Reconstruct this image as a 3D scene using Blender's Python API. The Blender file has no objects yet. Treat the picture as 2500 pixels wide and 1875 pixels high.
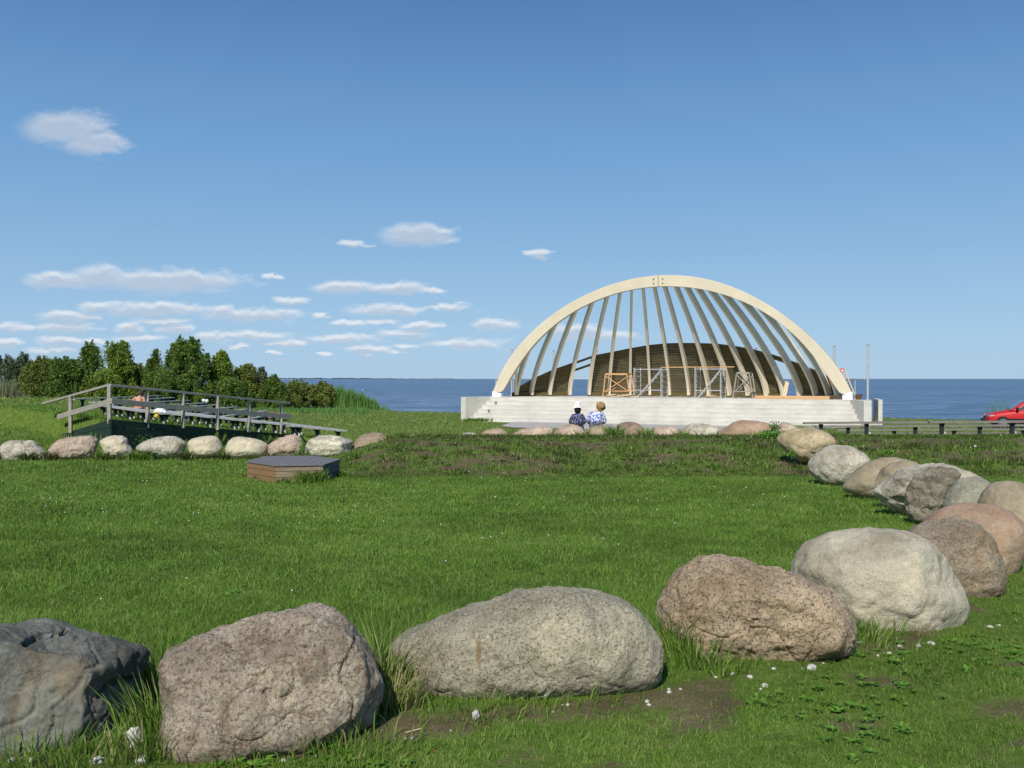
import bpy, bmesh, math, random
import numpy as np
from mathutils import Vector, noise as mnoise
random.seed(7); rng = np.random.default_rng(11)
R = math.radians
sc = bpy.context.scene
col = sc.collection

# ---------------------------------------------------------------- camera
FPX, CX, HY, EYE = 2400.0, 1250.0, 924.6, 1.6
cam_d = bpy.data.cameras.new('camera'); cam = bpy.data.objects.new('camera', cam_d); col.objects.link(cam)
cam.location = (0, 0, EYE)
cam.rotation_euler = (R(90) - math.atan((937.5 - HY) / FPX), 0, 0)
cam_d.sensor_width = 36.0; cam_d.lens = 36.0 * FPX / 2500.0
cam_d.clip_start = 0.1; cam_d.clip_end = 40000
sc.camera = cam

# ---------------------------------------------------------------- light
SUN_AZ, SUN_EL = R(17), R(43)          # sun behind the camera, a little to its left
sdir = Vector((-math.sin(SUN_AZ) * math.cos(SUN_EL), -math.cos(SUN_AZ) * math.cos(SUN_EL), math.sin(SUN_EL)))
sl = bpy.data.lights.new('sun', 'SUN'); sl.energy = 4.5; sl.angle = R(0.55); sl.color = (1.0, 0.95, 0.86)
so = bpy.data.objects.new('sun', sl); col.objects.link(so)
so.rotation_euler = (-sdir).to_track_quat('-Z', 'Y').to_euler(); so.location = (-5, -20, 30)
sc.view_settings.view_transform = 'Standard'; sc.view_settings.look = 'None'
sc.view_settings.gamma = 1.0; sc.view_settings.exposure = 0.0

# clouds: centre and half sizes, seen as directions over the lake (x/y, z/y)
z6 = [(235,232,105,30),(420,215,90,40),(690,232,270,38),(420,340,80,20),(300,380,110,20),(640,350,200,26),
      (1050,372,185,24),(925,356,50,25),(80,425,85,18),(270,425,110,18),(540,427,50,18),(670,400,100,13),
      (720,430,70,14),(40,490,60,15),(250,480,80,18),(400,478,50,12),(580,465,95,14),(220,518,90,12),
      (890,467,75,16),(1050,455,120,16),(1200,490,90,12),(1000,505,42,9),(1130,522,30,7),(1340,530,30,7),
      (1205,315,62,13),(1430,262,110,22),(1620,262,130,22),(1790,272,50,10),(1740,40,125,38),(1480,75,60,15),
      (1600,355,130,22),(1860,340,80,14),(1340,373,22,10),(1440,405,60,12),(1580,402,60,10),(1750,418,80,12),
      (2055,412,78,20),(1430,470,125,15),(1680,450,90,14),(1520,510,80,14),(1700,495,55,9),(1940,490,135,16),
      (1520,537,30,7),(1640,520,50,7),(1130,210,30,12)]
clouds = [(a / 1.7015, 550 + b / 1.7015, c / 1.7015, d / 1.7015) for a, b, c, d in z6]
clouds += [(165, 312, 88, 34), (232, 348, 66, 28), (1311, 619, 27, 10), (1405, 806, 70, 13), (1450, 820, 90, 10)]
w = bpy.data.worlds.new('World'); sc.world = w; w.use_nodes = True
nt = w.node_tree; nt.nodes.clear(); L = nt.links
def N(t, **kw):
    n = nt.nodes.new(t)
    for k, v in kw.items(): setattr(n, k, v)
    return n
sky = N('ShaderNodeTexSky', sky_type='NISHITA'); sky.sun_disc = False
sky.sun_elevation = SUN_EL; sky.sun_rotation = math.pi + SUN_AZ
sky.air_density = 1.0; sky.dust_density = 0.35; sky.ozone_density = 2.4; sky.altitude = 0
bg = N('ShaderNodeBackground'); bg.inputs['Strength'].default_value = 0.125
out = N('ShaderNodeOutputWorld'); L.new(bg.outputs[0], out.inputs[0])
tc = N('ShaderNodeTexCoord'); sx = N('ShaderNodeSeparateXYZ'); L.new(tc.outputs['Generated'], sx.inputs[0])
def M(op, a, b=None, c=None, clamp=False):
    n = N('ShaderNodeMath', operation=op, use_clamp=clamp)
    for i, v in enumerate((a, b, c)):
        if v is None: continue
        if isinstance(v, (int, float)): n.inputs[i].default_value = v
        else: L.new(v, n.inputs[i])
    return n.outputs[0]
ysafe = M('MAXIMUM', sx.outputs[1], 0.02)
cb = N('ShaderNodeCombineXYZ'); L.new(M('DIVIDE', sx.outputs[0], ysafe), cb.inputs[0]); L.new(M('DIVIDE', sx.outputs[2], ysafe), cb.inputs[1])
def VM(op, a, b=None, c=None):
    n = N('ShaderNodeVectorMath', operation=op)
    for i, v in enumerate((a, b, c)):
        if v is None: continue
        if isinstance(v, tuple): n.inputs[i].default_value = v
        else: L.new(v, n.inputs[i])
    return n
def cloud_field(shift):
    base = VM('ADD', cb.outputs[0], (0, shift, 0)).outputs[0]
    nz = N('ShaderNodeTexNoise'); nz.inputs['Scale'].default_value = 1.0; nz.inputs['Detail'].default_value = 6; nz.inputs['Roughness'].default_value = 0.62
    L.new(VM('MULTIPLY', base, (42, 105, 1)).outputs[0], nz.inputs['Vector'])
    off = VM('MULTIPLY_ADD', nz.outputs['Color'], (0.040, 0.016, 0), (-0.020, -0.008, 0)).outputs[0]
    v = VM('ADD', base, off).outputs[0]
    cur = None
    for (px, py, hw, hh) in clouds:
        s = (FPX / (hw * 1.22), FPX / (hh * 1.25)); c0 = ((px - CX) / FPX, (HY - py) / FPX)
        q = VM('MULTIPLY_ADD', v, (s[0], s[1], 0), (-c0[0] * s[0], -c0[1] * s[1], 0))
        ln = VM('LENGTH', q.outputs[0]).outputs['Value']
        cur = ln if cur is None else M('MINIMUM', cur, ln)
    det = M('MULTIPLY_ADD', nz.outputs[0], 0.9, -0.45)
    mr = N('ShaderNodeMapRange', interpolation_type='SMOOTHSTEP')
    L.new(M('ADD', cur, det), mr.inputs[0]); mr.inputs[1].default_value = 1.30; mr.inputs[2].default_value = 0.45
    return mr.outputs[0]
dens = cloud_field(0.0); dens_up = cloud_field(0.0045)
# a bigger cloud is higher in the sky and thinner; low ones are whiter
hi_ = N('ShaderNodeMapRange'); L.new(sx.outputs[2], hi_.inputs[0]); hi_.inputs[1].default_value = 0.12; hi_.inputs[2].default_value = 0.24; hi_.inputs[4].default_value = 0.8
col_mix = N('ShaderNodeMix', data_type='RGBA'); L.new(M('MAXIMUM', M('POWER', dens_up, 0.8), hi_.outputs[0]), col_mix.inputs[0])
col_mix.inputs[6].default_value = (6.9, 7.1, 7.3, 1); col_mix.inputs[7].default_value = (4.1, 4.7, 5.6, 1)
gr_ = N('ShaderNodeValToRGB'); L.new(sx.outputs[2], gr_.inputs[0])
e_ = gr_.color_ramp.elements
stops = [(0.0, (.37, .565, .78)), (0.05, (.32, .53, .765)), (0.13, (.235, .44, .70)), (0.22, (.16, .355, .64)), (0.36, (.078, .210, .465)), (1.0, (.035, .11, .33))]
while len(e_) < len(stops): e_.new(.5)
for k_, (p_, c_) in enumerate(stops): e_[k_].position = p_; e_[k_].color = (*c_, 1)
gx = VM('MULTIPLY', gr_.outputs[0], (8, 8, 8))
hs = N('ShaderNodeMix', data_type='RGBA'); hs.inputs[0].default_value = 0.9; L.new(sky.outputs[0], hs.inputs[6]); L.new(gx.outputs[0], hs.inputs[7])
fin = N('ShaderNodeMix', data_type='RGBA')
front = M('GREATER_THAN', sx.outputs[1], 0.05)
L.new(M('MULTIPLY', M('MULTIPLY', dens, front), 0.74), fin.inputs[0]); L.new(hs.outputs[2], fin.inputs[6]); L.new(col_mix.outputs[2], fin.inputs[7])
L.new(fin.outputs[2], bg.inputs['Color'])

# ---------------------------------------------------------------- small tools
def tag(o, label=None, cat=None, group=None, kind=None):
    if label: o['label'] = label
    if cat: o['category'] = cat
    if group: o['group'] = group
    if kind: o['kind'] = kind
    return o
def thing(name, label, cat, loc, group=None):
    o = bpy.data.objects.new(name, None); o.location = loc; o.empty_display_size = 0.2; col.objects.link(o)
    return tag(o, label, cat, group)
def root_loc(o):
    v = Vector((0, 0, 0))
    while o is not None: v += Vector(o.location); o = o.parent
    return v
def mesh(name, verts, faces, mat, parent=None, loc=None, smooth=False):
    """verts are world positions; origin goes to loc (or the parent's place)"""
    if parent is not None: org = root_loc(parent)
    else: org = Vector(loc if loc is not None else (0, 0, 0))
    v = np.asarray(verts, dtype=np.float64).reshape(-1, 3) - np.array(org)[None, :]
    me = bpy.data.meshes.new(name); me.from_pydata(v.tolist(), [], [tuple(f) for f in faces]); me.update()
    if smooth: me.polygons.foreach_set('use_smooth', [True] * len(me.polygons))
    if mat: me.materials.append(mat)
    o = bpy.data.objects.new(name, me); col.objects.link(o)
    if parent is not None: o.parent = parent
    else: o.location = org
    return o
def fast_mesh(name, verts, nper, mat, attr=None, loc=(0, 0, 0), parent=None, smooth=False):
    """verts (F, nper, 3): separate polygons of nper corners"""
    F = verts.shape[0]; me = bpy.data.meshes.new(name)
    org = np.array(root_loc(parent)) if parent is not None else np.array(loc, dtype=float)
    me.vertices.add(F * nper); me.vertices.foreach_set('co', (verts - org).astype(np.float32).ravel())
    me.loops.add(F * nper); me.loops.foreach_set('vertex_index', np.arange(F * nper, dtype=np.int32))
    me.polygons.add(F); me.polygons.foreach_set('loop_start', np.arange(0, F * nper, nper, dtype=np.int32))
    me.update(calc_edges=True)
    if attr is not None:
        a = me.attributes.new('shade', 'FLOAT', 'POINT'); a.data.foreach_set('value', np.repeat(attr, nper).astype(np.float32) if attr.ndim == 1 else attr.astype(np.float32).ravel())
    me.materials.append(mat)
    o = bpy.data.objects.new(name, me); col.objects.link(o)
    if parent is not None: o.parent = parent
    else: o.location = tuple(org)
    return o
class MB:
    def __init__(s): s.v = []; s.f = []
    def add(s, vs, fs):
        b = len(s.v); s.v += [tuple(x) for x in vs]; s.f += [tuple(b + i for i in f) for f in fs]; return s
    def hexa(s, a, b):            # two quads a (bottom) and b (top), same winding
        return s.add(list(a) + list(b), [(3, 2, 1, 0), (4, 5, 6, 7), (0, 1, 5, 4), (1, 2, 6, 5), (2, 3, 7, 6), (3, 0, 4, 7)])
    def obox(s, c, ax, ay, az):   # centre and half vectors
        c, ax, ay, az = map(Vector, (c, ax, ay, az))
        return s.hexa([c - ax - ay - az, c + ax - ay - az, c + ax + ay - az, c - ax + ay - az], [c - ax - ay + az, c + ax - ay + az, c + ax + ay + az, c - ax + ay + az])
    def beam(s, p, q, wd, ht, up=(0, 0, 1)):
        p, q = Vector(p), Vector(q); d = (q - p); n = d.normalized(); up = Vector(up)
        side = n.cross(up)
        if side.length < 1e-4: side = n.cross(Vector((0, 1, 0)))
        side.normalize(); u = side.cross(n)
        return s.obox((p + q) / 2, d / 2, side * wd / 2, u * ht / 2)
    def tube(s, pts, r, n=8):
        pts = [Vector(p) for p in pts]; rs = r if isinstance(r, (list, tuple)) else [r] * len(pts)
        b = len(s.v)
        for i, p in enumerate(pts):
            d = (pts[min(i + 1, len(pts) - 1)] - pts[max(i - 1, 0)]).normalized()
            a = d.cross(Vector((0, 0, 1)));
            if a.length < 1e-3: a = d.cross(Vector((1, 0, 0)))
            a.normalize(); c = d.cross(a)
            for k in range(n):
                t = 2 * math.pi * k / n; s.v.append(tuple(p + (a * math.cos(t) + c * math.sin(t)) * rs[i]))
        for i in range(len(pts) - 1):
            for k in range(n):
                k2 = (k + 1) % n; s.f.append((b + i * n + k, b + i * n + k2, b + (i + 1) * n + k2, b + (i + 1) * n + k))
        s.f.append(tuple(b + k for k in range(n))[::-1]); s.f.append(tuple(b + (len(pts) - 1) * n + k for k in range(n)))
        return s
    def prism(s, poly, z0, z1):
        n = len(poly); b = len(s.v)
        z0 = z0 if hasattr(z0, '__len__') else [z0] * n; z1 = z1 if hasattr(z1, '__len__') else [z1] * n
        s.v += [(p[0], p[1], z0[i]) for i, p in enumerate(poly)] + [(p[0], p[1], z1[i]) for i, p in enumerate(poly)]
        s.f.append(tuple(b + i for i in range(n))[::-1]); s.f.append(tuple(b + n + i for i in range(n)))
        for i in range(n): j = (i + 1) % n; s.f.append((b + i, b + j, b + n + j, b + n + i))
        return s
    def build(s, name, mat, parent=None, loc=None, smooth=False, bevel=0):
        o = mesh(name, s.v, s.f, mat, parent, loc, smooth)
        bm = bmesh.new(); bm.from_mesh(o.data); bmesh.ops.recalc_face_normals(bm, faces=bm.faces); bm.to_mesh(o.data); bm.free()
        if bevel:
            m = o.modifiers.new('bevel', 'BEVEL'); m.width = bevel; m.segments = 2; m.limit_method = 'ANGLE'
        return o
def P(px, py, D): return Vector(((px - CX) / FPX * D, D, EYE - (py - HY) / FPX * D))
def X(px, D): return (px - CX) / FPX * D

# value noise
_tab = rng.random((256, 256))
def vnoise(x, y):
    xi = np.floor(x).astype(int); yi = np.floor(y).astype(int); fx = x - xi; fy = y - yi
    fx = fx * fx * (3 - 2 * fx); fy = fy * fy * (3 - 2 * fy)
    a = _tab[xi % 256, yi % 256]; b = _tab[(xi + 1) % 256, yi % 256]; c = _tab[xi % 256, (yi + 1) % 256]; d = _tab[(xi + 1) % 256, (yi + 1) % 256]
    return (a * (1 - fx) + b * fx) * (1 - fy) + (c * (1 - fx) + d * fx) * fy
def fbm(x, y, o=4):
    s = 0; a = 0.5; t = 0
    for i in range(o): s = s + a * vnoise(x * 2 ** i + 17.3 * i, y * 2 ** i + 5.1 * i); t += a; a *= 0.5
    return s / t
def sstep(a, b, x): t = np.clip((x - a) / (b - a), 0, 1); return t * t * (3 - 2 * t)

# ---------------------------------------------------------------- terrain heights
WL = -1.3
KN = np.array([-11.7, 28.6]); B0 = np.array([-14.9, 32.6]); B2 = np.array([-8.2, 36.5])
def shore(x):
    return np.where(x >= -8.2, np.maximum(79 - (x + 8.2) * 0.52, 40), np.where(x > -14.8, 79 + (-8.2 - x) * 1.5, 89 + (-14.8 - x) * 0.8))
def ground(x, y):
    x = np.asarray(x, float); y = np.asarray(y, float)
    base = -0.42 * np.clip((y - 6) / 12, 0, 1) - 0.03 * sstep(18, 22, y)
    flo = np.where(x > 14, -0.78, -0.9 + 0 * x)
    # middle and right: bank in front, slope to the stage behind
    bank = 0.50 * sstep(19.3, 25.2, y) * sstep(-4.9, -2.5, x + 0.15 * (y - 24))
    up = base + bank
    back = np.where(y > 26.3, np.clip((y - 26.3) / 10.2, 0, 1), 0)
    back = np.where(back < 0.06, back * back / 0.12, back - 0.03) / 0.97
    mid = up + (flo - up) * back
    # left amphitheatre
    t = np.minimum(x * 0.865 + y * 0.505, 5.7 + (x + 22) * 0.774)
    amph = np.clip(0.17 - 0.125 * (t - 5.7), -0.9, 0.42)
    s1 = (B2[0] - KN[0]) * (y - KN[1]) - (B2[1] - KN[1]) * (x - KN[0])       # >0: left of K-B2
    s2 = (B0[0] - KN[0]) * (y - KN[1]) - (B0[1] - KN[1]) * (x - KN[0])       # <0: behind B0-K
    inside = (s1 > 0) & (s2 < 0)
    outl = -0.45 + 0.45 * sstep(28, 44, y) - 0.9 * sstep(46, 70, y)
    amph = amph + (-0.9 - amph) * sstep(61, 70, y)
    left_open = np.where(y < 27, mid, outl)
    wgt = sstep(36, 44, y)
    lf = np.where(x < -12.5 - 0.0 * y, left_open, mid)
    lf = np.where((s2 >= 0) & (y > 26), left_open, lf)
    z = np.where((x < -2), np.where(inside, amph, np.where((s2 < 0) & (s1 <= 0) & (y > 27), mid, lf)), mid)
    # behind the retaining wall the slope dies out into the lawn
    z = np.where(inside & (y > 36.5), np.maximum(amph, mid * 0 - 0.9), z)
    z = np.where((s1 <= 0) & (s2 < 0) & (y > 36.5) & (x < 0), np.minimum(np.maximum(mid, amph), -0.55), z)
    S = shore(x)
    z = np.where(y > S - 4, z - 0.5 * np.clip((y - (S - 4)) / 4, 0, 4) * 1.0, z)
    return z
def G(x, y): return float(ground(x, y))
def hit(px, py):            # where a line of sight meets the ground
    lo = 2.0
    for D in np.arange(3.0, 110, 0.05):
        if EYE - (py - HY) / FPX * D <= G(X(px, D), D): return Vector((X(px, D), D, G(X(px, D), D)))
    return P(px, py, 110)

# ---------------------------------------------------------------- materials
def new_mat(name, rough=0.7, spec=0.3):
    m = bpy.data.materials.new(name); m.use_nodes = True; t = m.node_tree; b = t.nodes['Principled BSDF']
    b.inputs['Roughness'].default_value = rough; b.inputs['Specular IOR Level'].default_value = spec
    return m, t, b
def tn(t, typ, **kw):
    n = t.nodes.new(typ)
    for k, v in kw.items():
        if k in n.inputs: n.inputs[k].default_value = v
        else: setattr(n, k, v)
    return n
def ramp(t, fac, stops):
    r = t.nodes.new('ShaderNodeValToRGB'); e = r.color_ramp.elements
    while len(e) < len(stops): e.new(0.5)
    for k, (p, c) in enumerate(stops): e[k].position = p; e[k].color = (*c, 1) if len(c) == 3 else c
    t.links.new(fac, r.inputs[0]); return r.outputs[0]
def coords(t, scale=(1, 1, 1), kind='Object'):
    c = t.nodes.new('ShaderNodeTexCoord'); m = t.nodes.new('ShaderNodeMapping'); m.inputs['Scale'].default_value = scale
    t.links.new(c.outputs[kind], m.inputs[0]); return m.outputs[0]
def noise_out(t, vec, scale, detail=4, rough=0.6):
    n = tn(t, 'ShaderNodeTexNoise', Scale=scale, Detail=detail, Roughness=rough); t.links.new(vec, n.inputs['Vector']); return n.outputs[0]
def mixc(t, fac, a, b, mode='MIX'):
    n = t.nodes.new('ShaderNodeMix'); n.data_type = 'RGBA'; n.blend_type = mode
    for i, v in ((0, fac), (6, a), (7, b)):
        if isinstance(v, (int, float)): n.inputs[i].default_value = v
        elif isinstance(v, tuple): n.inputs[i].default_value = (*v, 1)
        else: t.links.new(v, n.inputs[i])
    return n.outputs[2]
def bump(t, b, h, strength=0.4, dist=0.01, prev=None):
    n = tn(t, 'ShaderNodeBump', Strength=strength, Distance=dist); t.links.new(h, n.inputs['Height'])
    if prev is not None: t.links.new(prev, n.inputs['Normal'])
    t.links.new(n.outputs[0], b.inputs['Normal']); return n.outputs[0]
def simple(name, c, rough=0.7, var=0.25, scale=6, stretch=(1, 1, 1), spec=0.3, metal=0, bstr=0.2, bd=0.004, c2=None):
    m, t, b = new_mat(name, rough, spec); v = coords(t, stretch)
    n = noise_out(t, v, scale, 5, 0.65)
    d = c2 if c2 else tuple(x * (1 - var) for x in c); l = tuple(min(1, x * (1 + var)) for x in c) if not c2 else c
    t.links.new(ramp(t, n, [(0.3, d), (0.7, l)]), b.inputs['Base Color'])
    b.inputs['Metallic'].default_value = metal
    if bstr: bump(t, b, noise_out(t, v, scale * 6, 3), bstr, bd)
    return m
def mask01(t, v, a, b_):
    n = t.nodes.new('ShaderNodeMapRange'); n.inputs[1].default_value = a; n.inputs[2].default_value = b_; n.inputs[4].default_value = 0.8; t.links.new(v, n.inputs[0]); return n.outputs[0]
def warm(c): return (min(1, c[0] * 1.04), c[1] * 0.995, c[2] * 0.87)
def granite(name, a, c, dark, light, scale=38, speck=0.5, patch=2.2, rust=None, stripes=False, bd=0.012, grain=1.0, spot=None):
    a, c, dark, light = map(warm if 'slate' not in name else (lambda q: (q[0] * .98, q[1], q[2] * .93)), (a, c, dark, light)); m, t, b = new_mat(name, 0.85, 0.25)
    v = coords(t)
    big = noise_out(t, v, patch, 5, 0.6)
    zone = noise_out(t, coords(t, (1, 1, 1.3)), patch * 0.75, 6, 0.62)
    base = ramp(t, big, [(0.36, a), (0.62, c)])
    med = noise_out(t, v, scale * 0.5, 5, 0.75)
    base = mixc(t, ramp(t, med, [(0.42, (0, 0, 0)), (0.68, (0.55, 0.55, 0.55))]), base, light)
    n1 = noise_out(t, v, scale * 1.5, 3, 0.65); n2 = noise_out(t, coords(t, (1.3, 0.8, 1.1)), scale * 1.25, 3, 0.7)
    base = mixc(t, ramp(t, n1, [(0.52, (0, 0, 0)), (0.60, (speck, speck, speck))]), base, dark)
    base = mixc(t, ramp(t, n2, [(0.54, (0, 0, 0)), (0.64, (speck, speck, speck))]), base, light)
    lich = noise_out(t, v, 5.5, 7, 0.75)
    base = mixc(t, ramp(t, lich, [(0.50, (0, 0, 0)), (0.62, (0.4, 0.4, 0.4))]), base, tuple(x * 0.62 for x in a))
    if stripes:
        wv = tn(t, 'ShaderNodeTexWave', Scale=2.2, Distortion=7.0, Detail=3.0); wv.bands_direction = 'Z'; t.links.new(v, wv.inputs['Vector'])
        base = mixc(t, ramp(t, wv.outputs['Fac'], [(0.55, (0, 0, 0)), (0.95, (0.45, 0.45, 0.45))]), base, dark)
    if rust:
        nr = noise_out(t, coords(t, (1, 1, 0.6)), 2.6, 4, 0.6)
        base = mixc(t, ramp(t, nr, [(0.56, (0, 0, 0)), (0.7, (0.7, 0.7, 0.7))]), base, rust)
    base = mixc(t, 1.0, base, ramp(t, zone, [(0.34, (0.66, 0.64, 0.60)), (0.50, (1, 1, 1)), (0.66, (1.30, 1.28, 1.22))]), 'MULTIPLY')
    if spot:
        pv = coords(t); mp = t.nodes.new('ShaderNodeMapping'); mp.inputs['Location'].default_value = (-spot[0], 0, -spot[2]); t.links.new(pv, mp.inputs[0])
        m2 = t.nodes.new('ShaderNodeMapping'); m2.inputs['Rotation'].default_value = (0, R(-12), 0); m2.inputs['Scale'].default_value = (1 / .016, 0, 1 / .085); t.links.new(mp.outputs[0], m2.inputs[0])
        ln = t.nodes.new('ShaderNodeVectorMath'); ln.operation = 'LENGTH'; t.links.new(m2.outputs[0], ln.inputs[0])
        ad = t.nodes.new('ShaderNodeMath'); ad.operation = 'MULTIPLY_ADD'; t.links.new(noise_out(t, pv, 34, 5, .7), ad.inputs[0]); ad.inputs[1].default_value = 1.3; t.links.new(ln.outputs['Value'], ad.inputs[2])
        base = mixc(t, ramp(t, ad.outputs[0], [(0.9, (.8, .8, .8)), (1.0, (0, 0, 0))]) if False else mask01(t, ad.outputs[0], 1.75, 1.15), base, (0.27, 0.175, 0.08))
    t.links.new(base, b.inputs['Base Color'])
    crack = tn(t, 'ShaderNodeTexVoronoi', Scale=5.0); crack.feature = 'DISTANCE_TO_EDGE'
    dv = t.nodes.new('ShaderNodeVectorMath'); dv.operation = 'MULTIPLY_ADD'
    nn = tn(t, 'ShaderNodeTexNoise', Scale=4.0, Detail=3.0); t.links.new(v, nn.inputs['Vector'])
    t.links.new(nn.outputs['Color'], dv.inputs[0]); dv.inputs[1].default_value = (0.5, 0.5, 0.5); t.links.new(v, dv.inputs[2]); t.links.new(dv.outputs[0], crack.inputs['Vector'])
    ck = ramp(t, crack.outputs['Distance'], [(0.0, (0, 0, 0)), (0.05, (1, 1, 1))])
    g = noise_out(t, v, 14, 8, 0.72)
    p1 = bump(t, b, g, 1.0 * grain, bd * 3.4); p2 = bump(t, b, n1, 0.5 * grain, bd * 0.5, p1)
    bump(t, b, ck, 0.25, 0.01, p2)
    return m

MT = {}
MT['wood_grey'] = simple('weathered_wood', (0.42, 0.385, 0.33), 0.85, 0.3, 5, (1, 1, 5), c2=(0.25, 0.225, 0.19))
MT['wood_bench'] = simple('grey_bench_wood', (0.47, 0.47, 0.455), 0.8, 0.3, 4, (3, 3, 8), c2=(0.26, 0.26, 0.255))
MT['wood_old'] = simple('old_brown_grey_wood', (0.27, 0.245, 0.215), 0.85, 0.3, 3, (1, 1, 6), c2=(0.15, 0.135, 0.12))
MT['bench_leg'] = simple('dark_green_iron', (0.018, 0.026, 0.026), 0.6, 0.2)
MT['white_post'] = simple('pale_concrete_footing', (0.6, 0.62, 0.6), 0.8, 0.12)
MT['glulam'] = simple('cream_laminated_timber', (0.70, 0.62, 0.475), 0.6, 0.05, 3, (0.6, 0.6, 5), bstr=0.08)
def glulam_material():
    m, t, b = new_mat('cream_laminated_timber', 0.6, 0.3); a = t.nodes.new('ShaderNodeAttribute'); a.attribute_name = 'lam'
    def mt(op, x, y): n = t.nodes.new('ShaderNodeMath'); n.operation = op; t.links.new(x, n.inputs[0]); n.inputs[1].default_value = y; return n.outputs[0]
    k = mt('MULTIPLY', a.outputs['Fac'], 13.0); fr = mt('FRACT', k, 0); fl = mt('FLOOR', k, 0)
    wn = t.nodes.new('ShaderNodeTexWhiteNoise'); wn.noise_dimensions = '1D'; t.links.new(fl, wn.inputs['W'])
    v = coords(t); n1 = noise_out(t, v, 0.9, 5, 0.65); n2 = noise_out(t, v, 9, 3, 0.6)
    c = ramp(t, n1, [(0.3, (0.64, 0.555, 0.41)), (0.7, (0.74, 0.66, 0.515))])
    c = mixc(t, ramp(t, wn.outputs['Value'], [(0, (0, 0, 0)), (1, (0.35, 0.35, 0.35))]), c, (0.60, 0.51, 0.35))
    c = mixc(t, ramp(t, fr, [(0.0, (0.5, 0.5, 0.5)), (0.10, (0, 0, 0))]), c, (0.42, 0.34, 0.22))
    c = mixc(t, ramp(t, n2, [(0.68, (0, 0, 0)), (0.74, (0.6, 0.6, 0.6))]), c, (0.36, 0.25, 0.14))
    t.links.new(c, b.inputs['Base Color']); return m
MT['glulam'] = glulam_material()
MT['rib'] = simple('rib_timber', (0.76, 0.67, 0.50), 0.65, 0.08, 2.5, (1, 1, 1), bstr=0.1)
MT['white_paint'] = simple('white_paint', (0.82, 0.83, 0.84), 0.5, 0.04)
MT['steel'] = simple('galvanised_steel', (0.50, 0.50, 0.49), 0.5, 0.12, 8, metal=0.15)
MT['dark_steel'] = simple('dark_steel', (0.06, 0.06, 0.065), 0.5, 0.2)
MT['fresh_wood'] = simple('fresh_pine', (0.62, 0.36, 0.16), 0.7, 0.2, 5, (1, 1, 6))
MT['pale_wood'] = simple('pale_pine', (0.66, 0.52, 0.34), 0.7, 0.2, 5, (1, 1, 6))
MT['board_green'] = simple('dark_green_boards', (0.016, 0.038, 0.026), 0.75, 0.35, 3, (0.4, 0.4, 8))
MT['felt'] = simple('grey_roofing_felt', (0.15, 0.145, 0.142), 0.9, 0.25, 9)
MT['box_wood'] = simple('brown_box_boards', (0.30, 0.17, 0.075), 0.8, 0.3, 3, (1.2, 1.2, 9), c2=(0.19, 0.12, 0.07))
MT['box_grey'] = simple('weathered_box_boards', (0.33, 0.25, 0.165), 0.85, 0.3, 3, (1.2, 1.2, 9), c2=(0.19, 0.145, 0.10))
MT['soil'] = simple('bare_soil', (0.2, 0.14, 0.09), 0.95, 0.3, 8)
MT['pebble'] = simple('white_limestone', (0.50, 0.485, 0.44), 0.8, 0.25, 9)
MT['asphalt'] = simple('pale_asphalt', (0.40, 0.385, 0.355), 0.9, 0.12, 2)
MT['bark'] = simple('bark', (0.13, 0.105, 0.08), 0.9, 0.4, 6, (1, 1, 0.3))

def slat_material():
    m, t, b = new_mat('treated_slats', 0.85, 0.2); v = coords(t, (0.5, 0.5, 6))
    n = noise_out(t, v, 2.2, 5, 0.7)
    t.links.new(ramp(t, n, [(0.3, (0.065, 0.052, 0.022)), (0.55, (0.12, 0.097, 0.040)), (0.75, (0.20, 0.16, 0.07))]), b.inputs['Base Color'])
    return m
MT['slat'] = slat_material()
def concrete_material():
    m, t, b = new_mat('board_marked_concrete', 0.88, 0.25)
    v = coords(t); n = noise_out(t, v, 0.8, 6, 0.65)
    base = ramp(t, n, [(0.35, (0.53, 0.51, 0.455)), (0.62, (0.63, 0.61, 0.55))])
    st = noise_out(t, coords(t, (0.8, 0.8, 9)), 1.3, 6, 0.75)
    base = mixc(t, ramp(t, st, [(0.52, (0, 0, 0)), (0.70, (0.6, 0.6, 0.6))]), base, (0.33, 0.31, 0.27))
    sp = noise_out(t, v, 7, 4, 0.7)
    base = mixc(t, ramp(t, sp, [(0.66, (0, 0, 0)), (0.74, (0.35, 0.35, 0.35))]), base, (0.22, 0.21, 0.19))
    t.links.new(base, b.inputs['Base Color']); bump(t, b, noise_out(t, v, 22, 5), 0.25, 0.01)
    return m
MT['concrete'] = concrete_material()
def foliage(name, stops, rough=0.55, trans=0.3):
    m, t, b = new_mat(name, rough, 0.25)
    a = t.nodes.new('ShaderNodeAttribute'); a.attribute_name = 'shade'
    c = ramp(t, a.outputs['Fac'], stops); t.links.new(c, b.inputs['Base Color'])
    tr = t.nodes.new('ShaderNodeBsdfTranslucent'); t.links.new(c, tr.inputs['Color'])
    mx = t.nodes.new('ShaderNodeMixShader'); mx.inputs[0].default_value = trans
    t.links.new(b.outputs[0], mx.inputs[1]); t.links.new(tr.outputs[0], mx.inputs[2])
    t.links.new(mx.outputs[0], t.nodes['Material Output'].inputs[0]); return m
MT['grass'] = foliage('lawn_grass', [(0.0, (0.050, 0.062, 0.016)), (0.10, (0.085, 0.105, 0.028)), (0.15, (0.080, 0.145, 0.020)), (0.45, (0.140, 0.255, 0.034)), (0.85, (0.22, 0.35, 0.06)), (0.93, (0.30, 0.29, 0.11)), (1.0, (0.42, 0.35, 0.19))])
MT['weed'] = foliage('broad_weeds', [(0, (0.08, 0.19, 0.025)), (1, (0.20, 0.40, 0.05))])
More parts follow.
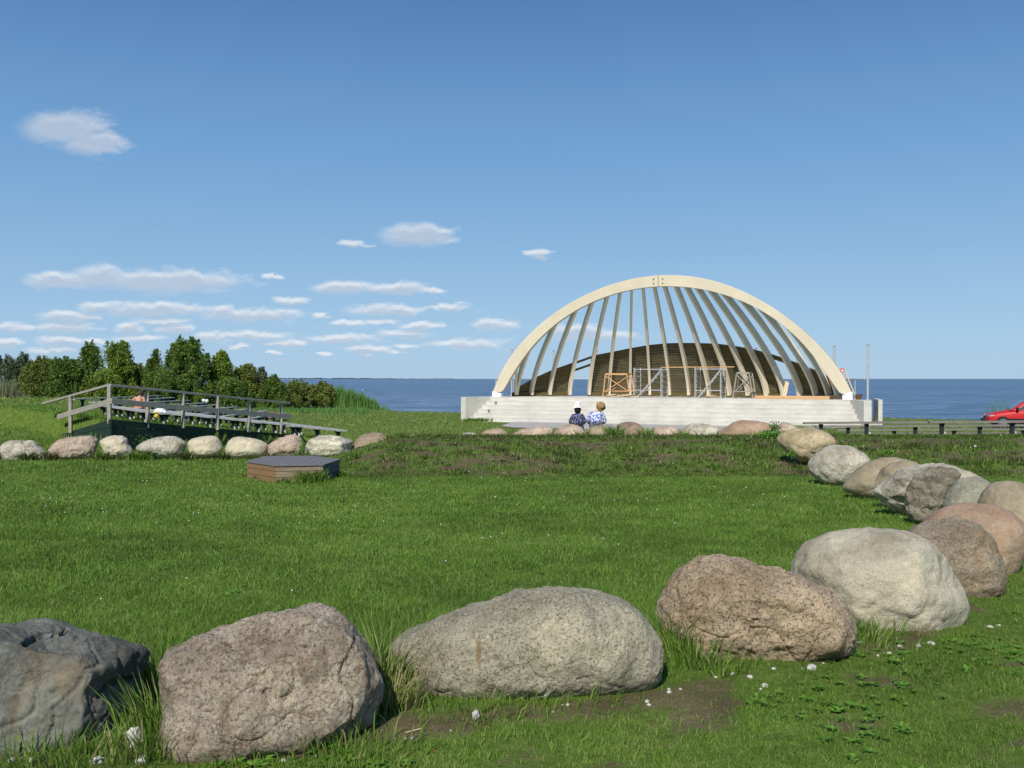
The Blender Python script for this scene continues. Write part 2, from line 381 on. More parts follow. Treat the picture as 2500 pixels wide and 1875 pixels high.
MT['leaf_a'] = foliage('leaf_mid', [(0, (0.08, 0.13, 0.02)), (0.6, (0.20, 0.29, 0.04)), (1, (0.33, 0.43, 0.08))])
MT['leaf_b'] = foliage('leaf_dark', [(0, (0.055, 0.10, 0.018)), (0.6, (0.13, 0.21, 0.035)), (1, (0.24, 0.34, 0.065))])
MT['leaf_c'] = foliage('leaf_olive', [(0, (0.08, 0.11, 0.02)), (0.6, (0.18, 0.225, 0.045)), (1, (0.30, 0.33, 0.09))])
MT['leaf_d'] = foliage('leaf_grey_willow', [(0, (0.07, 0.10, 0.05)), (1, (0.19, 0.23, 0.13))])
MT['reed'] = foliage('green_reeds', [(0, (0.09, 0.20, 0.045)), (0.8, (0.19, 0.36, 0.09)), (1, (0.36, 0.34, 0.15))])
MT['dry_reed'] = foliage('dry_reeds', [(0, (0.12, 0.17, 0.06)), (1, (0.38, 0.34, 0.22))])

def terrain_material():
    m, t, b = new_mat('ground_soil_and_turf', 0.95, 0.1)
    v = coords(t)
    a = t.nodes.new('ShaderNodeAttribute'); a.attribute_name = 'dirt'
    fine = noise_out(t, v, 9, 6, 0.7); bigg = noise_out(t, v, 0.6, 4, 0.6); mid = noise_out(t, v, 3.1, 4, 0.65)
    green = ramp(t, fine, [(0.3, (0.060, 0.100, 0.016)), (0.5, (0.108, 0.172, 0.028)), (0.72, (0.17, 0.235, 0.045))])
    green = mixc(t, ramp(t, bigg, [(0.45, (0, 0, 0)), (0.75, (0.5, 0.5, 0.5))]), green, (0.115, 0.13, 0.04))
    soil = ramp(t, mid, [(0.3, (0.085, 0.070, 0.034)), (0.7, (0.185, 0.148, 0.082))])
    mm = t.nodes.new('ShaderNodeMath'); mm.operation = 'MULTIPLY_ADD'; t.links.new(fine, mm.inputs[0]); mm.inputs[1].default_value = 0.9; t.links.new(a.outputs['Fac'], mm.inputs[2])
    f = ramp(t, mm.outputs[0], [(0.80, (0, 0, 0)), (0.98, (1, 1, 1))])
    t.links.new(mixc(t, f, green, soil), b.inputs['Base Color'])
    p_ = bump(t, b, fine, 0.8, 0.04); bump(t, b, noise_out(t, v, 60, 5, 0.7), 0.8, 0.012, p_)
    return m
MT['terrain'] = terrain_material()
def water_material():
    m = bpy.data.materials.new('lake_water'); m.use_nodes = True; t = m.node_tree; t.nodes.clear()
    v = coords(t, (0.7, 1.6, 1)); n1 = noise_out(t, v, 0.9, 5, 0.62)
    n2 = noise_out(t, coords(t, (0.10, 0.32, 1)), 0.6, 4, 0.6); n3 = noise_out(t, coords(t, (0.004, 0.03, 1)), 1.0, 3, 0.6)
    n4 = noise_out(t, coords(t, (0.35, 1.4, 1)), 0.55, 3, 0.55)
    df = tn(t, 'ShaderNodeBsdfDiffuse'); gl = tn(t, 'ShaderNodeBsdfGlossy', Roughness=0.22); gl.inputs['Color'].default_value = (0.9, 0.95, 1, 1)
    c = ramp(t, n3, [(0.35, (0.105, 0.185, 0.285)), (0.7, (0.16, 0.255, 0.36))])
    c = mixc(t, ramp(t, n4, [(0.36, (0.8, 0.8, 0.8)), (0.52, (0, 0, 0))]), c, (0.045, 0.09, 0.155))
    t.links.new(c, df.inputs['Color'])
    b1_ = tn(t, 'ShaderNodeBump', Strength=1.0, Distance=0.6); t.links.new(n1, b1_.inputs['Height'])
    b2_ = tn(t, 'ShaderNodeBump', Strength=1.0, Distance=2.0); t.links.new(n2, b2_.inputs['Height']); t.links.new(b1_.outputs[0], b2_.inputs['Normal'])
    t.links.new(b2_.outputs[0], gl.inputs['Normal']); t.links.new(b2_.outputs[0], df.inputs['Normal'])
    mx = t.nodes.new('ShaderNodeMixShader'); mm = ramp(t, n4, [(0.38, (0.12, 0.12, 0.12)), (0.62, (0.42, 0.42, 0.42))]); t.links.new(mm, mx.inputs[0])
    t.links.new(df.outputs[0], mx.inputs[1]); t.links.new(gl.outputs[0], mx.inputs[2])
    o_ = t.nodes.new('ShaderNodeOutputMaterial'); t.links.new(mx.outputs[0], o_.inputs[0]); return m
MT['water'] = water_material()

# ---------------------------------------------------------------- ground, water, far shore, path
rock_line = np.array([(-2.4, 4.2), (-1.5, 4.05), (-0.8, 4.35), (0.0, 4.7), (0.6, 4.85), (1.1, 5.2), (1.8, 5.55), (2.4, 6.0), (2.9, 6.8), (3.3, 7.8)])
def dist_line(x, y, pts):
    d = np.full(np.shape(x), 1e9)
    for (a, b) in zip(pts[:-1], pts[1:]):
        ab = b - a; tt = np.clip(((x - a[0]) * ab[0] + (y - a[1]) * ab[1]) / (ab @ ab), 0, 1)
        d = np.minimum(d, np.hypot(x - a[0] - tt * ab[0], y - a[1] - tt * ab[1]))
    return d
def dirt_mask(x, y):
    n = fbm(x * 1.3 + 3, y * 1.3 + 9, 4)
    d = 0.52 - 1.5 * dist_line(x, y, rock_line) + 0.6 * (n - 0.5)
    outer = y < np.interp(x, rock_line[:, 0], rock_line[:, 1])
    n5 = fbm(x * 3.1 + 40, y * 3.1, 4)
    d = np.where(outer & (y > 2) & (y < 9), np.maximum(d, 0.30 + (n5 - 0.5) * 2.2 - 0.12 * np.clip(x - 1, 0, 3)), d)
    m2 = fbm(x * 1.5 + 31, y * 1.7 + 7, 4)
    bankz = sstep(19.0, 21, y) * (1 - sstep(25.6, 26.6, y)) * sstep(-5.5, -3.5, x)
    d = np.maximum(d, bankz * (0.39 + (m2 - 0.5) * 1.1))
    far = sstep(34, 40, y) * (fbm(x * 0.22, y * 0.5, 3) - 0.5) * 1.6
    d = np.maximum(d, far)
    return np.clip(d, -0.3, 0.62)
def axis(parts):
    out_ = []
    for a, b, s in parts: out_ += list(np.arange(a, b, s))
    out_.append(parts[-1][1]); return np.array(out_)
xs = axis([(-400, -60, 20), (-60, -18, 1.0), (-18, 18, 0.16), (18, 40, 0.7), (40, 400, 20)])
ys = axis([(-300, -10, 20), (-10, 3, 1.0), (3, 30, 0.13), (30, 46, 0.2), (46, 110, 0.7), (110, 420, 20)])
GX, GY = np.meshgrid(xs, ys, indexing='ij')
GZ = ground(GX, GY) + 0.028 * (fbm(GX * 1.1, GY * 1.1, 3) - 0.5) * (GY < 40) + 0.01 * (fbm(GX * 5, GY * 5, 2) - 0.5) * (GY < 30)
nx, ny = len(xs), len(ys)
vt = np.stack([GX, GY, GZ], -1).reshape(-1, 3)
idx = np.arange(nx * ny).reshape(nx, ny)
fc = np.stack([idx[:-1, :-1], idx[1:, :-1], idx[1:, 1:], idx[:-1, 1:]], -1).reshape(-1, 4)
me = bpy.data.meshes.new('ground'); me.vertices.add(len(vt)); me.vertices.foreach_set('co', vt.astype(np.float32).ravel())
me.loops.add(len(fc) * 4); me.loops.foreach_set('vertex_index', fc.astype(np.int32).ravel())
me.polygons.add(len(fc)); me.polygons.foreach_set('loop_start', np.arange(0, len(fc) * 4, 4, dtype=np.int32)); me.update(calc_edges=True)
me.polygons.foreach_set('use_smooth', np.ones(len(fc), dtype=bool))
at = me.attributes.new('dirt', 'FLOAT', 'POINT'); at.data.foreach_set('value', dirt_mask(GX, GY).astype(np.float32).ravel())
me.materials.append(MT['terrain'])
go = bpy.data.objects.new('ground', me); col.objects.link(go); tag(go, 'green lawn and grassy bank', kind='structure')
wo = mesh('lake_water', [(-16000, 36, WL), (16000, 36, WL), (16000, 26000, WL), (-16000, 26000, WL)], [(0, 1, 2, 3)], MT['water'])
tag(wo, 'rippled blue lake', kind='structure')
# far shore and sandbank at the horizon
sm = simple('far_woods', (0.045, 0.07, 0.075), 0.9, 0.2, 0.002, bstr=0)
mb = MB(); D = 9000
for k in range(60):
    a = 540 + k * 9.5; h = 5 + 6 * random.random()
    if a > 960: h *= 0.45
    mb.obox((X(a, D), D + 60 * random.random(), WL + h / 2), (22, 0, 0), (0, 40, 0), (0, 0, h / 2))
tag(mb.build('hills', sm), 'thin dark far shore along the horizon', kind='structure')
mb = MB(); D = 3600
for a, b in ((688, 700), (706, 724)):
    poly = [(X(a, D), D), (X((a + b) / 2, D), D - 8), (X(b, D), D), (X(b, D), D + 30), (X(a, D), D + 30)]
    mb.prism(poly, WL - 0.5, WL + 0.9)
tag(mb.build('sandbank', simple('pale_sand', (0.55, 0.5, 0.42), 0.9, 0.1)), 'pale sandbar far out on the lake', kind='structure')
# paved apron before the stage
pz = -0.9
def onz(px, py, z): D_ = (EYE - z) * FPX / (py - HY); return (X(px, D_), D_)
ap = [onz(1222, 1041, pz), onz(1262, 1028.5, pz), onz(1400, 1027, pz), onz(1800, 1031, pz), onz(2100, 1036, pz), onz(2130, 1050, pz), onz(1950, 1056, pz), onz(1500, 1054, pz), onz(1330, 1047, pz), onz(1250, 1045, pz)]
dz = [G(*p) for p in ap]
mb = MB(); cxy = (sum(p[0] for p in ap) / len(ap), sum(p[1] for p in ap) / len(ap))
NR = 8; b0 = 0; vv = [(cxy[0], cxy[1], G(*cxy) + 0.03)]; ff = []
ring_pts = []
for i in range(len(ap)):
    p, q = ap[i], ap[(i + 1) % len(ap)]
    for k in range(8): ring_pts.append((p[0] + (q[0] - p[0]) * k / 8, p[1] + (q[1] - p[1]) * k / 8))
n_ = len(ring_pts)
for r_ in range(1, NR + 1):
    for p in ring_pts:
        x_ = cxy[0] + (p[0] - cxy[0]) * r_ / NR; y_ = cxy[1] + (p[1] - cxy[1]) * r_ / NR; vv.append((x_, y_, G(x_, y_) + 0.03))
for i in range(n_): ff.append((0, 1 + i, 1 + (i + 1) % n_))
for r_ in range(NR - 1):
    for i in range(n_):
        j = (i + 1) % n_; a = 1 + r_ * n_; c = 1 + (r_ + 1) * n_; ff.append((a + i, c + i, c + j, a + j))
tag(mesh('path', vv, ff, MT['asphalt']), 'pale paved apron at the foot of the stage steps', kind='structure')

# ---------------------------------------------------------------- boulders
def disp(*p): return [(x * 1.1302, y * 1.1302) for x, y in p]
def zz(ox, oy, s, *p): return [(ox + x / s, oy + y / s) for x, y in p]
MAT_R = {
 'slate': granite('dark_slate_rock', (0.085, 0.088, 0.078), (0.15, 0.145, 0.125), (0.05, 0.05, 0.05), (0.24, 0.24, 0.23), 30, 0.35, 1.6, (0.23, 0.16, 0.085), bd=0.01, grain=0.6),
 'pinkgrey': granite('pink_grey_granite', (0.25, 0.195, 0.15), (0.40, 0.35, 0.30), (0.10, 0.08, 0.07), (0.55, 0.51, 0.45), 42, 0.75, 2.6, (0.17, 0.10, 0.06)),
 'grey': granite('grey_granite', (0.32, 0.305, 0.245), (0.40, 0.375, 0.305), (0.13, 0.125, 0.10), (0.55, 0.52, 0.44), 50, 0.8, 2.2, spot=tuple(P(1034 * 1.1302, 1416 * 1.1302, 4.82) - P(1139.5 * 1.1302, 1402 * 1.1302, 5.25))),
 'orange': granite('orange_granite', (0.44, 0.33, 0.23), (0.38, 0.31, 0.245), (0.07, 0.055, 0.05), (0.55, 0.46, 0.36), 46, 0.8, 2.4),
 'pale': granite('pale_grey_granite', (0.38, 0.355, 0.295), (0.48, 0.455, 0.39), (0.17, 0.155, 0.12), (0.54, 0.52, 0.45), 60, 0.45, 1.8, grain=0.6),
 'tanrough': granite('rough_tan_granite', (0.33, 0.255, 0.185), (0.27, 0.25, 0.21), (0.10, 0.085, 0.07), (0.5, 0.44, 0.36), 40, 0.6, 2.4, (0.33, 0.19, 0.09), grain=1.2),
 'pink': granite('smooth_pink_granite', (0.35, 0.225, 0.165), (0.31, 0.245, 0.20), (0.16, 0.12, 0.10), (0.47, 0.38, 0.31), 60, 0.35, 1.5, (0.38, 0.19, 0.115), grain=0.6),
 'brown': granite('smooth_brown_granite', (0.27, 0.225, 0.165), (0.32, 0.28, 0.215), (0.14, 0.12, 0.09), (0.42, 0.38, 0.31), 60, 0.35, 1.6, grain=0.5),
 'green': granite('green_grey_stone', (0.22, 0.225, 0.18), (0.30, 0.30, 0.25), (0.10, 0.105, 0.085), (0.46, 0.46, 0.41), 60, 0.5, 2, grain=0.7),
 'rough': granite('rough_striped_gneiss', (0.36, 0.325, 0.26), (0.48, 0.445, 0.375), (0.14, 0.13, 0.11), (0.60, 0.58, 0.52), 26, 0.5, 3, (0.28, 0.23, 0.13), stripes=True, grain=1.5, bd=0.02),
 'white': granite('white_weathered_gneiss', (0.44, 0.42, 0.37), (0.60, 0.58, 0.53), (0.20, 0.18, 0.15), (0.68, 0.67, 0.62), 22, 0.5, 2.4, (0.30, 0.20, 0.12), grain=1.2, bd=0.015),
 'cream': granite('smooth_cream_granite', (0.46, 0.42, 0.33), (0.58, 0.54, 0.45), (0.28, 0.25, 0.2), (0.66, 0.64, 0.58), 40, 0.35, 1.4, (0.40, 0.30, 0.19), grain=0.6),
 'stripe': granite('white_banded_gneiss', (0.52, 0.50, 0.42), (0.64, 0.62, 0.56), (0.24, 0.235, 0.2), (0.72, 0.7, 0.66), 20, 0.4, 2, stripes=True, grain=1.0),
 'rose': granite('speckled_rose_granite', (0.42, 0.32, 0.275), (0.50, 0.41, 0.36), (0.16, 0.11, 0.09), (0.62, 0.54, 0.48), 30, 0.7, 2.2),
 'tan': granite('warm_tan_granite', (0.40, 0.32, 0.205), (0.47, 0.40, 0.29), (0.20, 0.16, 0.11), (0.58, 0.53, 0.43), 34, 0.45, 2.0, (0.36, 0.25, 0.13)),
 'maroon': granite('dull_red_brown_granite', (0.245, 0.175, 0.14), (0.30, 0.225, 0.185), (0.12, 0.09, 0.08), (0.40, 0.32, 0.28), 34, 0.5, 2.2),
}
def boulder(label, px, D, mat, thick=0.8, sub=5, rough=0.05, squash=0.9, facet=0, seed=0, grp=None, cut=None, low=1.0):
    px = np.array(px, float); c = (px.max(0) + px.min(0)) / 2
    if sub == 7: px = c + (px - c) * np.array([.975, .97]) + np.array([0, 3])
    C = P(c[0], c[1], D); f = (C - Vector((0, 0, EYE))).normalized()
    right = f.cross(Vector((0, 0, 1))).normalized(); up = right.cross(f).normalized()
    dist = (C - Vector((0, 0, EYE))).length
    sc_ = dist / math.hypot(FPX, c[0] - CX)
    ax = (px[:, 0] - c[0]) * sc_ * math.cos(math.atan((c[0] - CX) / FPX)); ay = -(px[:, 1] - c[1]) * sc_
    ay = np.where(ay < 0, ay * low, ay)
    # densify, then radius as a function of angle
    aa = []
    for i in range(len(ax)):
        j = (i + 1) % len(ax)
        for k in range(10):
            u = k / 10; aa.append((ax[i] * (1 - u) + ax[j] * u, ay[i] * (1 - u) + ay[j] * u))
    aa = np.array(aa)
    for _ in range(7): aa = (np.roll(aa, 1, 0) + aa * 2 + np.roll(aa, -1, 0)) / 4
    ph = np.arctan2(aa[:, 1], aa[:, 0]); rr = np.hypot(aa[:, 0], aa[:, 1]); o = np.argsort(ph); ph = ph[o]; rr = rr[o]
    bm = bmesh.new(); bmesh.ops.create_icosphere(bm, subdivisions=sub, radius=1.0)
    W = (ax.max() - ax.min()) / 2; H = (ay.max() - ay.min()) / 2; S = (W * H) ** 0.5; dep = thick * S
    rnd = random.Random(seed + 5)
    planes = []
    for k in range(facet):
        n = Vector((rnd.uniform(-1, 1), rnd.uniform(-1, -0.1), rnd.uniform(-0.5, 1))).normalized(); planes.append((n, rnd.uniform(0.70, 0.86)))
    if cut: planes += [(Vector(n).normalized(), d) for n, d in cut]
    off = Vector((seed * 7.3, seed * 3.1, seed * 1.7))
    for v in bm.verts:
        n = v.co.normalized(); a, b, h = n.x, n.y, n.z
        q = n.copy()
        for (pn, pd) in planes:
            e = q.dot(pn)
            if e > pd: q -= pn * (e - pd) * 0.88
        rho = math.hypot(q.x, q.z); ang = math.atan2(h, a)
        Rr = float(np.interp(ang, ph, rr, period=2 * math.pi))
        rh = math.hypot(a, h); k = (rho / max(rh, 1e-6)) * rh * (1.03 / (rh * rh + .03)) ** ((1 - squash) / 2) if rho > 1e-6 else 0
        p = Vector((Rr * math.cos(ang) * k, dep * math.copysign(abs(q.y) ** 0.9, q.y), Rr * math.sin(ang) * k))
        w1 = mnoise.fractal(n * 1.6 + off, 1.0, 2.0, 3); w2 = mnoise.fractal(p / max(S, .2) * 4.2 + off, 0.9, 2.1, 4)
        rid = 1 - abs(mnoise.noise(p / max(S, .2) * 2.3 + off * 2)) * 2
        edge = 1 - math.hypot(a, h) ** 4 * 0.6
        w3 = mnoise.fractal(p * 9 + off, 0.85, 2.1, 4) if sub >= 5 else 0
        p += n * S * (rough * 1.6 * w1 * edge + rough * 0.55 * w2 + (0.008 + rough * .22) * w3 - (rough * 0.5 if rid > 0.9 else 0) * edge)
        v.co = right * p.x + f * p.y + up * p.z
    me = bpy.data.meshes.new('boulder'); bm.to_mesh(me); bm.free()
    me.polygons.foreach_set('use_smooth', [True] * len(me.polygons)); me.materials.append(MAT_R[mat])
    ob = bpy.data.objects.new('boulder', me); ob.location = C; col.objects.link(ob)
    tag(ob, label, 'boulder', grp or 'boulders laid in a ring round the lawn')
    return ob
b1 = boulder('dark slate grey boulder with a split top, cut by the left edge of the photo', disp((-150,1500),(-120,1420),(-60,1360),(0,1342),(70,1340),(130,1347),(185,1372),(260,1398),(320,1422),(330,1440),(318,1480),(300,1530),(285,1580),(240,1640),(170,1665),(60,1680),(-80,1680),(-140,1600)), 4.6, 'slate', 0.95, 7, 0.045, 0.8, 0, 1,
   cut=[((0.75, -0.62, 0.05), 0.80), ((0.1, -0.5, 0.85), 0.80), ((-0.2, -1, 0.12), 0.80)])
boulder('pink and grey boulder beside the dark slate one in the foreground', disp((352,1420),(370,1395),(420,1372),(475,1352),(540,1338),(590,1333),(640,1320),(680,1318),(720,1328),(760,1355),(790,1400),(810,1450),(822,1490),(822,1530),(800,1570),(750,1600),(700,1630),(620,1655),(520,1662),(430,1664),(375,1650),(357,1580),(364,1500)), 4.5, 'pinkgrey', 0.95, 7, 0.05, 0.82, 1, 2, cut=[((0.3, -1, 0.1), 0.82)])
b3 = boulder('long grey speckled boulder with a rusty streak, front centre', disp((846,1400),(862,1375),(920,1345),(1000,1312),(1080,1290),(1130,1275),(1190,1267),(1250,1270),(1310,1285),(1360,1305),(1400,1340),(1425,1385),(1433,1430),(1425,1465),(1390,1490),(1330,1508),(1270,1522),(1190,1532),(1110,1537),(1030,1532),(960,1525),(900,1500),(862,1450)), 5.25, 'grey', 0.85, 7, 0.035, 0.88, 0, 3)
boulder('orange brown granite boulder with a cracked lower face, between the grey and the pale one', disp((1418,1310),(1438,1268),(1465,1240),(1500,1210),(1545,1202),(1600,1208),(1680,1226),(1750,1245),(1790,1265),(1822,1300),(1840,1330),(1845,1370),(1832,1402),(1780,1420),(1720,1432),(1660,1452),(1600,1464),(1540,1458),(1480,1430),(1440,1390),(1422,1350)), 5.85, 'orange', 0.9, 7, 0.055, 0.84, 1, 4, cut=[((0.15, -0.9, -0.4), 0.78)])
boulder('largest smooth pale grey boulder, right foreground', disp((1705,1235),(1730,1195),(1770,1165),(1830,1150),(1900,1146),(1960,1148),(2010,1170),(2040,1205),(2065,1240),(2085,1275),(2092,1300),(2075,1330),(2040,1362),(2000,1385),(1950,1400),(1880,1400),(1810,1380),(1750,1330),(1715,1280)), 6.65, 'pale', 0.95, 6, 0.035, 0.9, 0, 5, cut=[((0.93, -0.55, 0.05), 0.83)])
boulder('rough tan boulder right behind the largest pale one', disp((1940,1180),(1965,1150),(1990,1135),(2030,1120),(2070,1115),(2110,1130),(2145,1162),(2165,1200),(2175,1240),(2165,1280),(2130,1312),(2080,1318),(2020,1290),(1960,1240)), 7.75, 'tanrough', 0.9, 6, 0.06, 0.86, 1, 6)
boulder('smooth pink boulder at the right edge behind the rough tan one', disp((1985,1140),(2020,1107),(2070,1090),(2110,1087),(2160,1092),(2200,1115),(2222,1140),(2218,1180),(2203,1220),(2175,1262),(2120,1262),(2050,1220),(2000,1180)), 8.8, 'pink', 0.9, 5, 0.03, 0.9, 0, 7)
boulder('smooth grey brown boulder cut by the right edge, above the pink one', disp((2108,1090),(2125,1060),(2150,1042),(2195,1038),(2240,1058),(2262,1100),(2262,1150),(2220,1175),(2150,1160),(2115,1130)), 10.1, 'brown', 0.9, 5, 0.03, 0.9, 0, 8)
boulder('green grey stone wedged between the rough striped and the grey brown boulder', disp((2036,1095),(2048,1060),(2070,1035),(2110,1028),(2140,1040),(2155,1065),(2150,1110),(2100,1130),(2050,1125)), 11.2, 'green', 0.8, 5, 0.035, 0.88, 0, 9)
boulder('low pale boulder showing only its back edge behind the green grey stone', disp((1985,1030),(2010,1006),(2060,1008),(2100,1020),(2140,1040),(2150,1070),(2100,1100),(2010,1090)), 12.4, 'pale', 0.8, 5, 0.03, 0.9, 0, 10)
boulder('rough striped grey boulder leaning over the grass on the right', zz(1850,950,3.318,(1195,900),(1215,790),(1270,710),(1380,650),(1480,630),(1600,640),(1645,680),(1620,760),(1580,870),(1520,980),(1440,1060),(1360,1110),(1260,1080),(1205,1000)), 12.2, 'rough', 0.85, 6, 0.075, 0.84, 2, 11)
boulder('white topped boulder with a dark undercut brown foot', zz(1850,950,3.318,(935,830),(1000,780),(1080,720),(1170,640),(1300,590),(1450,592),(1600,615),(1660,655),(1560,720),(1440,900),(1350,1000),(1220,1020),(1100,990),(1010,930),(950,870)), 13.2, 'white', 0.9, 6, 0.07, 0.86, 1, 12, cut=[((-0.35, -0.75, -0.55), 0.62)])
boulder('brown boulder top squeezed between the smooth grey and the white topped one', zz(1850,950,3.318,(935,820),(950,740),(1000,650),(1080,600),(1200,572),(1300,590),(1330,660),(1250,780),(1100,860),(980,870)), 14.2, 'brown', 0.8, 5, 0.04, 0.88, 1, 13)
boulder('smooth grey boulder below the crest, third from the top of the slope', zz(1850,950,3.318,(680,810),(720,730),(800,650),(900,590),(1000,555),(1120,550),(1240,572),(1260,640),(1150,760),(1050,880),(920,900),(800,870),(720,850)), 15.9, 'brown', 0.85, 5, 0.03, 0.9, 0, 14)
boulder('white grey boulder second from the top of the slope', zz(1850,950,3.318,(400,602),(425,560),(500,500),(580,460),(680,452),(780,470),(860,510),(925,575),(880,660),(800,740),(700,790),(560,780),(450,720),(410,660)), 18.7, 'white', 0.85, 5, 0.045, 0.88, 0, 15)
boulder('tan boulder topmost on the slope, right of the leafy weeds', zz(1850,950,3.318,(148,410),(180,365),(250,330),(380,310),(480,320),(570,350),(630,400),(642,440),(590,490),(490,540),(430,590),(350,590),(260,540),(180,470)), 21.6, 'tan', 0.85, 5, 0.04, 0.88, 0, 16)
boulder('small mottled boulder behind the topmost tan one', zz(1800,1010,6.9125,(665,260),(690,190),(740,150),(810,138),(900,160),(980,210),(1040,270),(1000,350),(760,360),(680,330)), 29.5, 'rose', 0.85, 5, 0.05, 0.88, 0, 17)
CR = 'boulders half hidden behind the crest of the bank'
def zc(*p): return zz(1080, 640, 3.687, *p)
def zd(*p): return zz(1600, 640, 3.687, *p)
boulder('small flat mottled grey stone, leftmost behind the crest', zc((130,1560),(200,1535),(280,1533),(312,1550),(300,1610),(150,1610)), 32.1, 'white', 0.9, 4, 0.06, 0.9, 0, 18, CR)
boulder('low sandy boulder second from the left behind the crest', zc((325,1570),(380,1515),(470,1493),(540,1498),(592,1540),(610,1590),(560,1650),(370,1650)), 32.3, 'orange', 0.9, 4, 0.04, 0.9, 0, 19, CR)
boulder('long lumpy pinkish boulder left of the seated couple', zc((625,1560),(700,1500),(800,1478),(900,1475),(985,1488),(1000,1540),(960,1630),(700,1650),(640,1620)), 32.5, 'rose', 0.85, 5, 0.07, 0.88, 1, 20, CR)
boulder('speckled rose boulder under the person in the white hat', zc((995,1550),(1040,1490),(1120,1458),(1200,1458),(1260,1488),(1285,1535),(1240,1640),(1060,1640)), 32.6, 'rose', 0.9, 5, 0.04, 0.9, 0, 21, CR)
boulder('smooth beige boulder under the person in the blue and white blouse', zc((1258,1545),(1300,1500),(1380,1472),(1460,1465),(1505,1480),(1518,1550),(1490,1640),(1300,1640)), 32.6, 'brown', 0.9, 5, 0.035, 0.9, 0, 22, CR)
boulder('round dark reddish brown boulder right of the seated couple', zc((1548,1530),(1570,1470),(1620,1440),(1690,1434),(1760,1450),(1810,1490),(1824,1545),(1790,1640),(1590,1640)), 32.6, 'maroon', 0.9, 5, 0.025, 0.9, 0, 23, CR)
boulder('flat pink boulder between the round dark and the white one', zc((1848,1560),(1880,1500),(1950,1480),(2050,1474),(2130,1488),(2150,1545),(2110,1640),(1890,1640)), 32.6, 'rose', 0.9, 5, 0.04, 0.88, 0, 24, CR)
boulder('small pink stone low in front of the white boulder', zd((226,1570),(240,1515),(300,1490),(360,1520),(394,1575),(360,1640),(250,1640)), 32.1, 'rose', 0.9, 4, 0.04, 0.9, 0, 25, CR)
boulder('white rough boulder left of the broad pink one', zd((258,1500),(320,1450),(420,1453),(520,1470),(590,1500),(610,1570),(520,1640),(330,1640)), 32.8, 'white', 0.9, 5, 0.07, 0.88, 0, 26, CR)
boulder('broad pink boulder, biggest behind the crest', zd((555,1570),(620,1500),(700,1440),(780,1420),(900,1428),(1030,1448),(1065,1500),(1040,1590),(900,1660),(640,1650)), 32.7, 'pink', 0.9, 5, 0.04, 0.9, 0, 27, CR)
LR = 'pale boulders in a row along the far left side of the lawn'
def z3(*p): return zz(0, 800, 4.424, *p)
def z4(*p): return zz(450, 850, 3.687, *p)
boulder('grey white boulder cut by the left edge, first of the far left row', z3((-40,1340),(0,1275),(50,1235),(120,1208),(210,1200),(270,1225),(350,1220),(400,1258),(460,1310),(500,1360),(514,1405),(440,1445),(250,1460),(80,1475),(-20,1430)), 25.0, 'white', 0.85, 5, 0.055, 0.88, 1, 31, LR)
boulder('pink white boulder, second of the far left row', z3((512,1320),(560,1250),(650,1200),(760,1180),(900,1173),(1000,1173),(1052,1210),(1062,1270),(1040,1340),(1010,1400),(900,1425),(760,1440),(580,1440),(545,1380)), 25.1, 'rose', 0.85, 5, 0.06, 0.86, 1, 32, LR)
boulder('narrow two lobed pale boulder, third of the far left row', z3((1065,1220),(1130,1185),(1220,1163),(1320,1166),(1372,1200),(1385,1250),(1425,1300),(1452,1370),(1390,1410),(1270,1420),(1150,1395),(1100,1300)), 25.1, 'cream', 0.85, 5, 0.05, 0.88, 0, 33, LR)
boulder('broad white boulder with a brown patch at its left end, before the green boards', z3((1462,1290),(1520,1240),(1650,1190),(1780,1176),(1880,1175),(1960,1205),(2012,1245),(2005,1310),(1985,1385),(1900,1410),(1790,1420),(1640,1385),(1490,1335)), 25.2, 'white', 0.85, 5, 0.045, 0.88, 0, 34, LR)
boulder('cream boulder with a steep right side, before the green boards', z4((22,860),(50,820),(150,795),(260,788),(310,812),(337,860),(347,920),(310,970),(150,990),(55,970)), 25.3, 'cream', 0.85, 5, 0.03, 0.86, 0, 35, LR)
boulder('smooth rounded cream boulder sloping to the right, behind the box', z4((366,905),(388,840),(430,805),(500,795),(600,808),(700,835),(752,870),(757,920),(725,985),(600,990),(450,995),(375,970)), 25.4, 'cream', 0.85, 5, 0.03, 0.88, 0, 36, LR)
boulder('lumpy pitted pinkish boulder behind the hexagonal box', z4((748,880),(800,840),(880,800),(960,778),(1030,788),(1067,830),(1078,920),(1055,980),(900,990),(755,980)), 25.5, 'rose', 0.85, 5, 0.07, 0.88, 0, 37, LR)
boulder('white banded boulder with a grey right end, behind the box', z4((1082,900),(1120,822),(1200,790),(1320,783),(1420,797),(1500,810),(1543,840),(1520,900),(1505,975),(1380,990),(1200,990),(1090,975)), 25.6, 'stripe', 0.85, 5, 0.05, 0.84, 0, 38, LR, cut=[((0.9, -0.35, 0.1), 0.72)])
boulder('round pinkish tan boulder at the left foot of the bank', z4((1498,910),(1530,840),(1600,780),(1700,757),(1780,768),(1832,810),(1855,870),(1780,960),(1600,975),(1515,960)), 26.2, 'tanrough', 0.85, 5, 0.03, 0.9, 0, 39, LR)
boulder('low grey boulder half sunk in the end of the bank', z4((1865,860),(1940,805),(2050,773),(2120,778),(2155,810),(2120,880),(1950,905),(1880,900)), 27.2, 'brown', 0.85, 5, 0.05, 0.88, 0, 40, LR)
boulder('fist sized white stone beside the round tan boulder', z4((1800,860),(1820,848),(1850,850),(1858,866),(1830,885),(1805,880)), 25.9, 'cream', 0.9, 3, 0.05, 0.9, 0, 41, LR)
